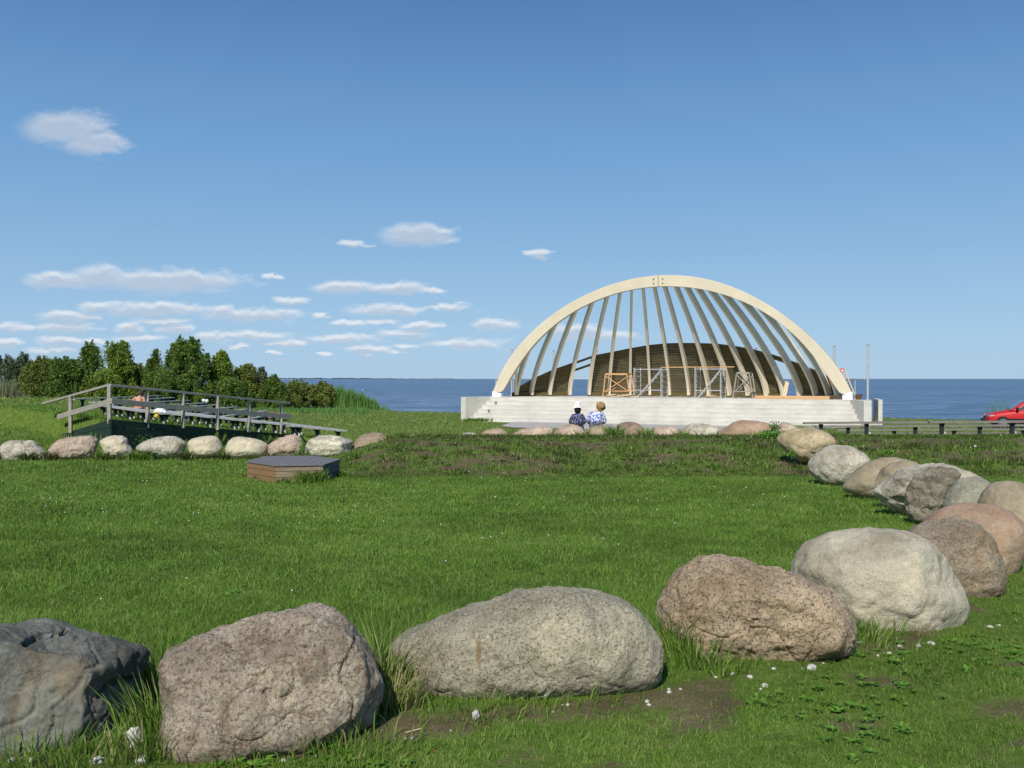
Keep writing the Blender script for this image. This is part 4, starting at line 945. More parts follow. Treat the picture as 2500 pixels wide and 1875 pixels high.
# beams laid along the front edge on the right
o = thing('timber_stack', 'yellow timber beams lying along the front right edge of the stage', 'timber', tuple(A(1930, 0.1)))
m = MB(); m.beam(A(1843, 0.05) + Vector((0, 0, .075)), A(2034, 0.02) + Vector((0, 0, .075)), .16, .14); m.build('beam', MT['fresh_wood'], o, bevel=.008)
m = MB(); m.beam(A(1845, 0.3) + Vector((0, 0, .085)), A(2030, 0.26) + Vector((0, 0, .085)), .16, .16); m.build('beam', MT['pale_wood'], o, bevel=.008)
o = thing('dark_timber_block', 'short dark stained beam by the right foot of the arch', 'timber', tuple(A(2040, -0.02)))
m = MB(); m.beam(A(2026, -.12) + Vector((0, 0, .12)), A(2055, -.12) + Vector((0, 0, .12)), .12, .2); m.build('beam', simple('dark_stained_wood', (0.09, 0.06, 0.04), 0.8), o, bevel=.008)
o = thing('rusty_bucket', 'small rusty brown bucket on the right end wall', 'bucket', tuple(A(2096, -.25)))
c = A(2096, -.25); m = MB(); m.tube([c, c + Vector((0, 0, .26))], [.13, .17], 14); m.build('body', simple('rust', (0.14, 0.07, 0.04), 0.85), o); m = MB(); m.tube([c + Vector((0, 0, .255)), c + Vector((0, 0, .275))], [.18, .18], 14); m.build('rim', simple('rust_edge', (0.1, 0.055, 0.035), 0.8), o)
o = thing('round_sign', 'small red and white round sign behind the right flank of the arch', 'sign', tuple(A(2056, 1.0)))
c = A(2056, 1.0); zc_ = EYE - (904 - HY) / FPX * c.y; m = MB(); m.tube([c, (c.x, c.y, zc_)], .02, 6); m.build('post', MT['steel'], o); m = MB(); m.tube([(c.x, c.y - .03, zc_), (c.x, c.y, zc_)], .12, 18); m.build('disc', simple('faded_red', (0.62, 0.2, 0.1), .6), o)
m = MB(); m.tube([(c.x, c.y - .045, zc_ - .02), (c.x, c.y - .032, zc_ - .02)], .05, 14); m.build('inner_disc', MT['white_paint'], o)
o = thing('leaning_plank', 'pale board propped upright in the open bay on the right', 'plank', tuple(A(1916, 2.5)))
m = MB(); m.beam(A(1914, 2.6) + Vector((0, 0, .0)), A(1922, 2.9) + Vector((0, 0, .92)), .22, .04, (0, 1, 0)); m.build('board', MT['pale_wood'], o)
o = thing('strut', 'thin timber strut leaning on the right flank of the arch', 'strut', tuple(A(2090, .1)))
m = MB(); m.beam(A(2091, .1) + Vector((0, 0, .02)), A(2062, .1) + Vector((0, 0, 1.5)), .05, .08, (0, 1, 0)); m.build('strut_board', MT['pale_wood'], o)
for k, (px, lb) in enumerate(((1540, 'scattered offcuts by the foot of the yellow trestle'), (1742, 'scattered offcuts under the right scaffold'), (1500, 'flat offcuts inside the yellow trestle'))):
    o = thing('offcuts', lb, 'offcuts', tuple(A(px, .7)), 'timber offcuts on the deck'); m = MB(); rn = random.Random(k)
    for j in range(8):
        c = A(px + rn.uniform(-14, 14), .6 + rn.uniform(-.25, .25)) + Vector((0, 0, .03 + .02 * j)); an = rn.uniform(-.7, .7); d = Vector((math.cos(an), math.sin(an), rn.uniform(-.08, .12))) * rn.uniform(.1, .28); m.beam(c - d, c + d, .07, .03)
    m.build('wood_scraps', MT['pale_wood'], o)
# ---------------------------------------------------------------- people
def skin_mat(name, c): return simple(name, c, 0.55, 0.12, 8, bstr=0.05)
def skinned(name, joints, edges, mat, parent, root=0, sub=2):
    """joints: (world pos, radius) ; returns one continuous mesh"""
    org = root_loc(parent)
    me = bpy.data.meshes.new(name); me.from_pydata([tuple(Vector(p) - org) for p, r in joints], edges, []); me.update()
    o = bpy.data.objects.new(name, me); col.objects.link(o); o.parent = parent
    md = o.modifiers.new('skin', 'SKIN'); md.use_smooth_shade = True; md.branch_smoothing = 0.4
    for i, (p, r) in enumerate(joints):
        sv = me.skin_vertices[0].data[i]; sv.radius = (r, r) if not hasattr(r, '__len__') else r; sv.use_root = (i == root); sv.use_loose = False
    s = o.modifiers.new('sub', 'SUBSURF'); s.levels = sub; s.render_levels = sub
    dg = bpy.context.evaluated_depsgraph_get(); ev = o.evaluated_get(dg); nm = bpy.data.meshes.new_from_object(ev)
    o.modifiers.clear(); o.data = nm; nm.name = name; nm.materials.clear(); nm.materials.append(mat)
    nm.polygons.foreach_set('use_smooth', [True] * len(nm.polygons))
    return o
def ellipsoid(name, c, r, mat, parent, nse=0.0, sub=4, zcut=None, tilt=0.0, seed=0, below=None):
    bm = bmesh.new(); bmesh.ops.create_icosphere(bm, subdivisions=sub, radius=1.0); org = root_loc(parent)
    for v in list(bm.verts):
        n = v.co.copy(); k = 1 + nse * mnoise.fractal(n * 3.2 + Vector((seed, 0, 0)), 0.8, 2, 4)
        p = Vector((n.x * r[0] * k, n.y * r[1] * k, n.z * r[2] * k))
        p = Vector((p.x * math.cos(tilt) + p.z * math.sin(tilt), p.y, -p.x * math.sin(tilt) + p.z * math.cos(tilt)))
        v.co = p + Vector(c) - org
    if below is not None:
        bmesh.ops.delete(bm, geom=[v for v in bm.verts if v.co.z + org.z < below], context='VERTS')
    me = bpy.data.meshes.new(name); bm.to_mesh(me); bm.free(); me.polygons.foreach_set('use_smooth', [True] * len(me.polygons)); me.materials.append(mat)
    o = bpy.data.objects.new(name, me); col.objects.link(o); o.parent = parent; return o
def seated(label, base, cfg):
    """person seen from behind, facing +Y; base: seat contact point"""
    bx_, by, bz = base; S = cfg.get('s', 1.0); lean = cfg.get('lean', 0.06); tilt = cfg.get('tilt', 0.0); ht = cfg.get('head_tilt', 0.0); fw = cfg.get('head_fwd', 0.05)
    t = thing('person', label, 'person', base); dr_ = cfg.get('drop', 0)
    def V(x, y, z): return Vector((bx_ + (x + tilt * z) * S, by + y * S, bz + z * S))
    sw = cfg.get('sw', 0.18); ww_ = cfg.get('ww', 0.15)
    J = []; E = []
    def j(p, r, par=None): J.append((p, r)); i = len(J) - 1; (E.append((par, i)) if par is not None else None); return i
    pel = j(V(0, 0, .10), .135 * S * cfg.get('hip', 1)); wst = j(V(0, lean * .5, .26), ww_ * S, pel); ch = j(V(0, lean, .42), (sw * .88 * S, .115 * S), wst); nb = j(V(0, lean + fw * .3, .55), .075 * S, ch)
    nk = j(V(ht * .03, lean + fw * .7, .61 - dr_ * .4), .052 * S, nb); h1 = j(V(ht * .07, lean + fw, .68 - dr_), .075 * S, nk); h2 = j(V(ht * .11, lean + fw, .76 - dr_), .092 * S, h1); h3 = j(V(ht * .14, lean + fw, .83 - dr_), .07 * S, h2)
    arms = []
    for sg in (-1, 1):
        el = cfg['elbow'][0 if sg < 0 else 1]; hd = cfg['hand'][0 if sg < 0 else 1]
        sh = j(V(sg * sw, lean, .50), .058 * S, ch); e = j(V(sg * el[0], el[1], el[2]), .042 * S, sh); wr = j(V(sg * hd[0], hd[1], hd[2]), .027 * S, e)
        dr = (J[wr][0] - J[e][0]).normalized(); pm = j(J[wr][0] + dr * .055 * S, .03 * S, wr)
        pr = dr.cross(Vector((0, 0, 1))).normalized() if abs(dr.z) < .95 else Vector((1, 0, 0))
        for k, (o_, l) in enumerate(((-.027, .06), (-.009, .07), (.009, .066), (.026, .052))):
            f1 = j(J[pm][0] + pr * o_ * S + dr * .035 * S, .0085 * S, pm); f2 = j(J[f1][0] + (dr + Vector((0, 0, -.35))).normalized() * l * S * .6, .0075 * S, f1); j(J[f2][0] + (dr + Vector((0, 0, -1.0))).normalized() * l * S * .5, .006 * S, f2)
        th = j(J[wr][0] + dr * .025 * S - pr * sg * .04 * S, .01 * S, pm); j(J[th][0] + (dr - pr * sg * .5).normalized() * .04 * S, .008 * S, th)
        arms.append((sh, e, wr))
    for sg in (-1, 1):
        hp = j(V(sg * .10, .05, .09), .088 * S, pel); kn = j(V(sg * cfg.get('knee', .13), .44, cfg.get('kz', .10)), .058 * S, hp); an = j(V(sg * cfg.get('knee', .13), .46, cfg.get('az', -.30)), .036 * S, kn); j(V(sg * (cfg.get('knee', .13) + .02), .60, cfg.get('az', -.30) - .05), .03 * S, an)
    skinned('body', J, E, cfg['skin'], t, 0)
    # facial features on the far side of the head, ears at its sides
    hc = J[h2][0]
    m = MB(); m.tube([hc + Vector((0, .075 * S, .0)), hc + Vector((0, .115 * S, -.02 * S)), hc + Vector((0, .085 * S, -.035 * S))], [.010 * S, .014 * S, .010 * S], 8); m.build('nose', cfg['skin'], t, smooth=True)
    for sg in (-1, 1):
        ellipsoid('ear', hc + Vector((sg * .085 * S, .0, -.01 * S)), (.012 * S, .02 * S, .032 * S), cfg['skin'], t, 0, 2)
        ellipsoid('eye', hc + Vector((sg * .032 * S, .083 * S, .005 * S)), (.013 * S, .01 * S, .009 * S), cfg['dark'], t, 0, 2)
    m = MB(); m.tube([hc + Vector((-.025 * S, .085 * S, -.055 * S)), hc + Vector((0, .093 * S, -.057 * S)), hc + Vector((.025 * S, .085 * S, -.055 * S))], .006 * S, 6); m.build('mouth', cfg['lip'], t, smooth=True)
    # garments follow the same skeleton, a little wider
    g = cfg.get('top_grow', .018)
    def grow(i, k=g): p, r = J[i]; return (p, (r[0] + k, r[1] + k) if hasattr(r, '__len__') else r + k)
    if cfg.get('top'):
        GJ = [grow(pel, g + .012), grow(wst, g + .006), grow(ch), (J[nb][0] + Vector((0, -.01, .01)), .092 * S)]; GE = [(0, 1), (1, 2), (2, 3)]
        for (sh, e, wr) in arms:
            b = len(GJ); GJ += [grow(sh, .022), (J[e][0], .066 * S), (J[e][0].lerp(J[wr][0], cfg.get('sleeve', .7)), .05 * S)]; GE += [(2, b), (b, b + 1), (b + 1, b + 2)]
        skinned('top', GJ, GE, cfg['top'], t, 0)
    if cfg.get('bottom'):
        GJ = [(J[pel][0] - Vector((0, 0, .02)), .150 * S)]; GE = []
        base_i = pel
        for sg in (-1, 1):
            b = len(GJ); x = cfg.get('knee', .13)
            GJ += [(V(sg * .10, .06, .09), .10 * S), (V(sg * x, .43, cfg.get('kz', .10)), .075 * S)]; GE += [(0, b), (b, b + 1)]
            if cfg.get('long'): GJ += [(V(sg * x, .46, cfg.get('az', -.30) + .05), .055 * S)]; GE += [(b + 1, b + 2)]
        skinned('bottom', GJ, GE, cfg['bottom'], t, 0)
    return t, V, hc, J
sk = skin_mat('tanned_skin', (0.52, 0.28, 0.18)); sk2 = skin_mat('light_skin', (0.58, 0.36, 0.26)); lipm = simple('lips', (0.4, 0.14, 0.12), .5); dk = simple('dark_eye', (0.03, 0.025, 0.02), .3)
def print_cloth(name, a, c, scale, lo=.46, hi=.54, d=None):
    m, t, b = new_mat(name, 0.85, 0.15); v = coords(t); n = noise_out(t, v, scale, 2, 0.5)
    cc = ramp(t, n, [(lo, a), (hi, c)])
    if d: cc = mixc(t, ramp(t, noise_out(t, coords(t, (1.2, 1, .8)), scale * .55, 2), [(.56, (0, 0, 0)), (.6, (1, 1, 1))]), cc, d)
    t.links.new(cc, b.inputs['Base Color']); bump(t, b, noise_out(t, coords(t, (1, 1, .4)), 9, 3), .6, .03); return m
blue_print = print_cloth('blue_white_print', (0.62, 0.66, 0.80), (0.06, 0.09, 0.38), 17, .49, .54)
navy_print = print_cloth('navy_speckled_print', (0.035, 0.04, 0.095), (0.30, 0.30, 0.42), 26, .53, .62)
# person in the white hat
D = 32.6; bxs = X(1411, D)
t, V, hc, J = seated('person in white sun hat and dark speckled shirt sitting on a boulder', (bxs, D, P(0, 1048, D).z), dict(s=.93, sw=.165, ww=.19, top_grow=.035, hip=1.1, lean=.10, tilt=0.0, elbow=[(.29, .06, .26), (.27, .08, .26)], hand=[(.16, .30, .14), (.15, .30, .14)], skin=sk2, top=navy_print, bottom=simple('dark_trousers', (.04, .045, .07), .9), long=True, lip=lipm, dark=dk, sleeve=.75))
hair = simple('black_hair', (0.012, 0.010, 0.009), .5, .3, 30, (1, 1, .2))
ellipsoid('hair', hc + Vector((0, -.02, -.06)), (.112, .108, .155), hair, t, .05)
hat = thing('tmp', None, None, (0, 0, 0)); bpy.data.objects.remove(hat)
m = MB(); n = 28; prof = [(.001, .195), (.06, .185), (.092, .15), (.102, .09), (.105, .035), (.13, .012), (.168, -.02), (.172, -.026), (.128, .004), (.103, .028)]
for r_, z_ in prof:
    for k in range(n): a = 2 * math.pi * k / n; m.v.append((hc.x + r_ * 1.0 * math.cos(a), hc.y + r_ * math.sin(a), hc.z + z_ + .03 + (.012 * math.sin(3 * a) if r_ > .12 else 0)))
for i in range(len(prof) - 1):
    for k in range(n): m.f.append((i * n + k, i * n + (k + 1) % n, (i + 1) * n + (k + 1) % n, (i + 1) * n + k))
m.build('sun_hat', simple('white_cotton', (0.82, 0.82, 0.84), .9, .04), t, smooth=True)
# person with curly blonde hair, head turned and tilted to the right
bxs = X(1455, D)
t, V, hc, J = seated('person with short curly blonde hair in a blue and white printed blouse on a boulder', (bxs, D + .05, P(0, 1047, D).z), dict(s=1.02, sw=.19, ww=.205, hip=1.15, lean=.08, tilt=.03, head_tilt=1.3, drop=.03, elbow=[(.27, .08, .25), (.31, .06, .24)], hand=[(.15, .34, .14), (.2, .33, .14)], skin=sk2, top=blue_print, bottom=simple('grey_skirt', (.18, .18, .22), .9), lip=lipm, dark=dk, sleeve=.85, top_grow=.03))
hm = print_cloth('curly_blonde_hair', (0.42, 0.27, 0.12), (0.22, 0.12, 0.05), 28, .4, .62)
ellipsoid('hair', hc + Vector((0.01, -.03, -.01)), (.145, .13, .155), hm, t, .32, 4, seed=4)
# sunbather on the left benches
D = 37.3; bxs = X(335, D)
t, V, hc, J = seated('sunbathing person with bare tanned back and dark hair on a bench behind the fence', (bxs, D, P(0, 1000.5, D).z), dict(s=.92, sw=.185, ww=.155, hip=1.1, lean=.20, tilt=0.02, head_fwd=.16, drop=.10, elbow=[(.26, .05, .24), (.27, .06, .24)], hand=[(.17, .22, .05), (.25, .18, .03)], skin=sk, lip=lipm, dark=dk, kz=.06, az=-.34))
ellipsoid('hair', hc + Vector((0, -.015, .01)), (.11, .112, .12), simple('dark_brown_hair', (.06, .035, .02), .6, .3, 30), t, .1)
m = MB(); m.tube([J[2][0] + Vector((-.19, -.02, -.06)), J[2][0] + Vector((-.1, -.128, -.065)), J[2][0] + Vector((0, -.142, -.065)), J[2][0] + Vector((.1, -.128, -.065)), J[2][0] + Vector((.19, -.02, -.06))], .014, 6); m.build('bikini_strap', simple('yellow_cloth', (.7, .5, .1), .8), t)
m = MB(); m.tube([J[0][0] + Vector((-.17, .0, -.02)), J[0][0] + Vector((-.1, -.13, -.03)), J[0][0] + Vector((.1, -.13, -.03)), J[0][0] + Vector((.17, 0, -.02))], .03, 8); m.build('bikini_bottom', simple('pink_cloth', (.6, .25, .2), .8), t)
def heap(name, label, cat, c, r, mat, seed, mat2=None):
    o = thing(name, label, cat, c)
    ellipsoid('cloth', Vector(c) + Vector((0, 0, r[2] * .4)), r, mat, o, .55, 4, seed=seed)
    if mat2: ellipsoid('fold', Vector(c) + Vector((-r[0] * .35, -.05, r[2] * .1)), (r[0] * .8, r[1], r[2] * .4), mat2, o, .4, 3, seed=seed + 3)
    return o
heap('towel', 'crumpled white and yellow towel lying on a bench right of the sunbather', 'towel', tuple(P(391, 1007, 33.0)), (.19, .13, .11), simple('white_towel', (.78, .78, .8), .9), 3, simple('yellow_towel', (.78, .62, .22), .9))
heap('bag', 'small red and white bag on a far left bench near the fence end', 'bag', tuple(P(663, 1018, 38.5)), (.14, .12, .13), simple('dark_red_bag', (.3, .06, .05), .8), 9, MT['white_paint'])
heap('bag', 'small yellow bag under the bench below the towel', 'bag', tuple(P(382, 1018, 32.8)), (.07, .07, .06), simple('yellow_bag', (.75, .6, .08), .8), 12)
for k, px in enumerate((497, 505)):
    o = thing('flower_head', 'white fluffy flower head beyond the left benches, %s of the pair' % ('left' if k == 0 else 'right'), 'flower', tuple(P(px, 986, 46)), 'pair of white flower heads')
    c = P(px, 978 + k, 46); m = MB(); m.tube([P(px, 992, 46), c], .012, 5); m.build('stem', MT['reed'] if False else MT['bench_leg'], o); ellipsoid('bloom', c, (.075, .075, .075), MT['white_paint'], o, .5, 3, seed=k)

# ---------------------------------------------------------------- red car on the shore road
def car():
    yaw = R(-17); ox, oy = X(2404, 48.0), 48.0; gz = G(ox + 2, oy + 1) + 0.0
    ca, sa = math.cos(yaw), math.sin(yaw)
    c0 = Vector((ox, oy, gz))
    def C(l, wd, h): return Vector((ox + l * ca - (wd) * sa * -1 * 0 + (-wd) * -sa * 1.0, oy + l * sa + wd * ca, gz + h)) if False else Vector((ox + l * ca - wd * sa, oy + l * sa + wd * ca, gz + h))
    o = thing('parked_car', 'red hatchback parked by the lake, nose showing at the right edge of the photo', 'car', tuple(C(1.8, 0, 0)))
    red = simple('red_car_paint', (0.52, 0.014, 0.018), 0.48, .04, 2, spec=.35, bstr=0)
    glass, t_, b_ = new_mat('tinted_glass', .05, .6); b_.inputs['Base Color'].default_value = (.05, .10, .10, 1)
    blk = simple('black_trim', (.02, .02, .022), .6); tyre = simple('tyre_rubber', (.02, .02, .02), .85); alloy = simple('wheel_silver', (.5, .5, .52), .35, metal=.7)
    # lower body: stations along the length (l, half width, sill z, shoulder z, centre z)
    stn = [(0.0, .52, .28, .50, .52), (.05, .66, .22, .60, .62), (.20, .75, .20, .66, .70), (.5, .80, .20, .73, .78), (.9, .815, .20, .79, .86), (1.12, .82, .20, .83, .90), (1.6, .825, .19, .87, .90), (2.4, .825, .19, .89, .90), (3.1, .815, .2, .91, .92), (3.5, .79, .22, .92, .93), (3.72, .74, .26, .90, .92), (3.78, .66, .34, .8, .82)]
    m = MB()
    for (l, hw, s, sh, ce) in stn:
        ring = [(-hw * .9, s), (-hw, s + .12), (-hw, (s + sh) / 2 + .05), (-hw * .965, sh - .03), (-hw * .90, sh), (-hw * .5, (sh + ce) / 2 + .01), (0, ce), (hw * .5, (sh + ce) / 2 + .01), (hw * .90, sh), (hw * .965, sh - .03), (hw, (s + sh) / 2 + .05), (hw, s + .12), (hw * .9, s)]
        m.v += [tuple(C(l, y, z)) for y, z in ring]
    n = 13
    for i in range(len(stn) - 1):
        for k in range(n - 1): m.f.append((i * n + k, i * n + k + 1, (i + 1) * n + k + 1, (i + 1) * n + k))
        m.f.append((i * n + n - 1, i * n, (i + 1) * n, (i + 1) * n + n - 1))
    m.f.append(tuple(range(n))[::-1]); m.f.append(tuple((len(stn) - 1) * n + k for k in range(n)))
    b = m.build('body', red, o, smooth=True); b.modifiers.new('s', 'SUBSURF').render_levels = 1
    # cabin
    lo = [(1.02, .72), (3.55, .70)]; rf = [(1.80, .56), (3.05, .56)]; zl, zr = .86, 1.39
    cab = MB(); ring_lo = [(1.0, -.70), (1.15, -.76), (3.45, -.74), (3.6, -.62), (3.6, .62), (3.45, .74), (1.15, .76), (1.0, .70)]; ring_hi = [(1.78, -.50), (1.9, -.57), (3.0, -.57), (3.12, -.5), (3.12, .5), (3.0, .57), (1.9, .57), (1.78, .5)]
    cab.v = [tuple(C(l, y, zl)) for l, y in ring_lo] + [tuple(C(l, y, zr)) for l, y in ring_hi] + [tuple(C(l * .9 + .245, y * .8, zr + .035)) for l, y in ring_hi]
    for r_ in range(2):
        for k in range(8): cab.f.append((r_ * 8 + k, r_ * 8 + (k + 1) % 8, (r_ + 1) * 8 + (k + 1) % 8, (r_ + 1) * 8 + k))
    cab.f.append(tuple(16 + k for k in range(8)))
    cab.build('roof', red, o, smooth=False, bevel=.015)
    def glasspane(name, pts, inset, outw):
        c_ = sum(pts, Vector()) / len(pts); q = [c_ + (p - c_) * inset for p in pts]; nn = (q[1] - q[0]).cross(q[2] - q[1]).normalized()
        if nn.dot(c_ - C(2.3, 0, 1.1)) < 0: nn = -nn
        mm = MB(); mm.v = [tuple(p + nn * outw) for p in q] + [tuple(p + nn * (outw - .01)) for p in q]; k = len(q); mm.f = [tuple(range(k)), tuple(range(k, 2 * k))[::-1]] + [(i, (i + 1) % k, k + (i + 1) % k, k + i) for i in range(k)]
        return mm.build(name, glass, o)
    glasspane('windshield', [C(1.0, -.70, zl), C(1.0, .70, zl), C(1.78, .5, zr), C(1.78, -.5, zr)], .9, .012)
    glasspane('rear_window', [C(3.6, -.62, zl), C(3.6, .62, zl), C(3.12, .5, zr), C(3.12, -.5, zr)], .86, .012)
    for sg in (-1, 1):
        def sd(l, t): return C(l, sg * (.76 + (.57 - .76) * t), zl + (zr - zl) * t)
        glasspane('side_window', [sd(1.32, .08), sd(2.28, .08), sd(2.28, .9), sd(1.98, .9)], 1.0, .014)
        glasspane('side_window', [sd(2.40, .08), sd(3.25, .08), sd(2.98, .9), sd(2.40, .9)], 1.0, .014)
        mm = MB(); mm.obox(C(1.30, sg * .87, .95), Vector((ca, sa, 0)) * .06, Vector((-sa, ca, 0)) * .09, (0, 0, .065)); mm.build('mirror', blk, o, bevel=.02)
        mm = MB(); mm.obox(C(.17, sg * .59, .58), Vector((ca, sa, 0)) * .10 + Vector((-sa, ca, 0)) * sg * .03, Vector((-sa, ca, 0)) * .13 - Vector((ca, sa, 0)) * sg * -.05, (0, 0, .06)); mm.build('headlight', alloy, o, bevel=.02)
        mm = MB(); mm.beam(C(.75, sg * .832, .44), C(3.3, sg * .832, .46), .02, .07); mm.build('side_strip', blk, o)
        for l in (.68, 3.05):
            w_ = MB(); w_.tube([C(l, sg * .66, .29), C(l, sg * .845, .29)], .29, 24); wo_ = w_.build('wheel', tyre, o, bevel=.02)
            w_ = MB(); w_.tube([C(l, sg * .80, .29), C(l, sg * .853, .29)], .185, 20); w_.build('rim', tyre if False else simple('dull_rim', (.16, .16, .17), .5), wo_)
    mm = MB(); mm.beam(C(-.03, -.55, .36), C(-.03, .55, .36), .14, .2); mm.build('bumper', blk, o, bevel=.04)
    mm = MB(); mm.beam(C(.0, -.3, .53), C(.0, .3, .53), .03, .08); mm.build('grille', blk, o)
    for q in (-.3, .25): 
        mm = MB(); mm.beam(C(.98, q, .93), C(1.22, q + .5, .99), .015, .012); mm.build('wiper', blk, o)
car()

# ---------------------------------------------------------------- trees, shrubs, reeds
def leaf_quads(c, size, up_bias=0.3):
    n = len(c); a = rng.normal(size=(n, 3)); a[:, 2] += up_bias; a /= np.linalg.norm(a, axis=1)[:, None]
    b = rng.normal(size=(n, 3)); b -= (b * a).sum(1)[:, None] * a; b /= np.linalg.norm(b, axis=1)[:, None]; d = np.cross(a, b)
    s = size * rng.uniform(.6, 1.3, n)[:, None]
    return np.stack([c - b * s, c - d * s * .45, c + b * s, c + d * s * .45], 1)
def tree(name, label, cat, px, D, hw_px_, top_py, mat, nleaf, tips=(), base_low=0.05, size=0.095, conic=0.5, grp='bushes and small trees along the lake shore', dens=1.0, depth=1.0, trunks=3):
    hw_px = hw_px_ * 1.3; x0 = X(px, D); gz = G(x0, D); zt = EYE - (top_py - HY) / FPX * D; H = zt - gz; Wd = hw_px / FPX * D
    o = thing(name, label, cat, (x0, D, gz), grp)
    m = MB(); rn = random.Random(int(px)); limbs = []
    for k in range(trunks):
        ang = rn.uniform(0, 6.28); r_ = Wd * rn.uniform(.1, .55); e = Vector((x0 + r_ * math.cos(ang), D + r_ * math.sin(ang) * .8, gz + H * rn.uniform(.6, .85))); s_ = Vector((x0 + .2 * math.cos(ang), D + .2 * math.sin(ang), gz - .2))
        md = s_.lerp(e, .5) + Vector((rn.uniform(-.15, .15), 0, .2)); m.tube([s_, md, e], [.09, .06, .015], 6)
        for q in range(3):
            st_ = s_.lerp(e, rn.uniform(.3, .75)); m.tube([st_, st_ + Vector((rn.uniform(-1, 1) * Wd * .5, rn.uniform(-1, 1) * Wd * .5, rn.uniform(.3, .9)))], [.035, .01], 5)
    m.build('trunk', MT['bark'], o)
    # clumps spread through the crown volume
    nleaf = int(nleaf * 1.5); ncl = max(50, int(110 * Wd * H / 8)); cl = []
    while len(cl) < ncl:
        h = rn.uniform(base_low, 1.0); prof = (1 - h) ** (conic * 1.35) * min(1, .8 + h * 2) if h < .98 else .1
        a = rn.uniform(0, 6.28); r_ = math.sqrt(rn.random()); cl.append((x0 + Wd * prof * r_ * math.cos(a), D + Wd * depth * prof * r_ * math.sin(a), gz + H * (h * .93), rn.uniform(.18, .52) * (0.62 + Wd * .2), rn.uniform(0, 1)))
    pts = []; sh = []
    per = max(1, int(nleaf / (ncl + 1)))
    for (cx_, cy_, cz_, cr, tone) in cl:
        v = rng.normal(size=(per, 3)); v /= np.linalg.norm(v, axis=1)[:, None]; v *= (rng.random(per) ** .45)[:, None] * cr * np.array([.85, .85, 1.35]); c = v + np.array([cx_, cy_, cz_])
        pts.append(c); sh.append(np.clip(.12 + .7 * tone + rng.normal(0, .14, per), 0, 1))
    # upright shoots that give the wispy outline
    ns = int(12 + Wd * 7)
    allt = [(rn.uniform(-.9, .9), None) for _ in range(ns)] + [((tp - px) / hw_px, ty) for tp, ty in tips for _ in range(3)]
    for (fx, ty) in allt:
        prof_h = 1 - abs(fx) ** (1 / max(conic, .25)) if ty is None else None
        zt_ = gz + H * (prof_h * rn.uniform(.93, 1.07) + .02) if ty is None else EYE - (ty - HY) / FPX * D + rn.uniform(-.1, .1)
        if ty is None: zt_ = max(zt_, gz + H * .35)
        ln = rn.uniform(.7, 1.4) if ty is None else 1.5
        k = 100 if ty is None else 260; tt = rng.random(k); bx0 = x0 + fx * Wd * .93 + (rn.uniform(-.12, .12) if ty else 0); by0 = D + rn.uniform(-.4, .4) * Wd
        c = np.stack([bx0 + (rng.normal(0, 1, k) * (.03 + (1 - tt) * (.2 if ty is None else .34))), by0 + rng.normal(0, .1, k), zt_ - ln * (1 - tt)], 1); pts.append(c); sh.append(np.clip(.55 + rng.normal(0, .2, k), 0, 1))
    c = np.concatenate(pts); s = np.concatenate(sh); c = c[c[:, 2] > gz - .05] if False else c
    c[:, 2] = np.maximum(c[:, 2], gz + 0.02)
    q = leaf_quads(c, size); fast_mesh('crown', q, 4, mat, s, parent=o)
    return o
T = MT
tree('willow_bush', 'wispy grey green willow tops at the far left edge', 'bush', 30, 80, 55, 873, T['leaf_d'], 7000, [(8, 868), (70, 862)], conic=.35)
tree('willow_bush', 'olive bush below the grey willow tops at the left', 'bush', 95, 76, 58, 887, T['leaf_c'], 10000, [(98, 868), (120, 880)], conic=.3)
tree('willow_bush', 'dark green bush left of the pointed poplars', 'bush', 165, 74, 55, 884, T['leaf_b'], 10000, [(150, 870), (185, 878)], conic=.3)
tree('poplar', 'narrow blue green tree with a single rounded top', 'tree', 222, 80, 30, 840, T['leaf_b'], 8000, [(222, 838), (212, 848)], conic=.45)
tree('poplar', 'bright green tree with two pointed tops', 'tree', 290, 76, 52, 838, T['leaf_a'], 14000, [(270, 836), (301, 832), (306, 838)], conic=.55)
tree('willow_bush', 'low leafy bush in front of the two pointed tree', 'bush', 250, 72, 48, 905, T['leaf_a'], 8000, [], conic=.3)
tree('sapling', 'thin spindly sapling left of the biggest tree', 'tree', 377, 78, 20, 858, T['leaf_b'], 1500, [(377, 852), (366, 876)], conic=.8)
tree('broadleaf_tree', 'biggest dark green broadleaf tree in the middle of the shore trees', 'tree', 452, 76, 72, 832, T['leaf_b'], 26000, [(417, 838), (444, 834), (469, 824), (476, 828), (505, 860)], conic=.42)
tree('poplar', 'bright green poplar just right of the biggest tree', 'tree', 540, 78, 36, 862, T['leaf_a'], 11000, [(529, 868), (545, 858), (557, 860)], conic=.4)
tree('birch_bush', 'yellow green rounded tree fourth from the reeds', 'tree', 604, 80, 46, 893, T['leaf_c'], 13000, [(607, 886), (580, 896)], conic=.45)
tree('sapling', 'pale green pointed sapling rising by the rounded tree', 'tree', 640, 83, 18, 900, T['leaf_d'], 2600, [(638, 898)], conic=.5)
tree('birch_bush', 'dark bush with a thin pointed tip where the trees end', 'bush', 667, 80, 34, 925, T['leaf_b'], 8000, [(666, 917), (672, 915)], conic=.35)
tree('willow_bush', 'first low olive willow bush beside the reeds', 'bush', 722, 84, 50, 937, T['leaf_c'], 12000, [(710, 932), (745, 931)], conic=.2)
tree('willow_bush', 'second low olive willow bush touching the reeds', 'bush', 785, 85, 38, 940, T['leaf_c'], 10000, [(785, 932), (800, 936)], conic=.2)
tree('willow_bush', 'dark low bush filling the gap under the biggest tree', 'bush', 400, 74, 60, 915, T['leaf_b'], 9000, [], conic=.25)
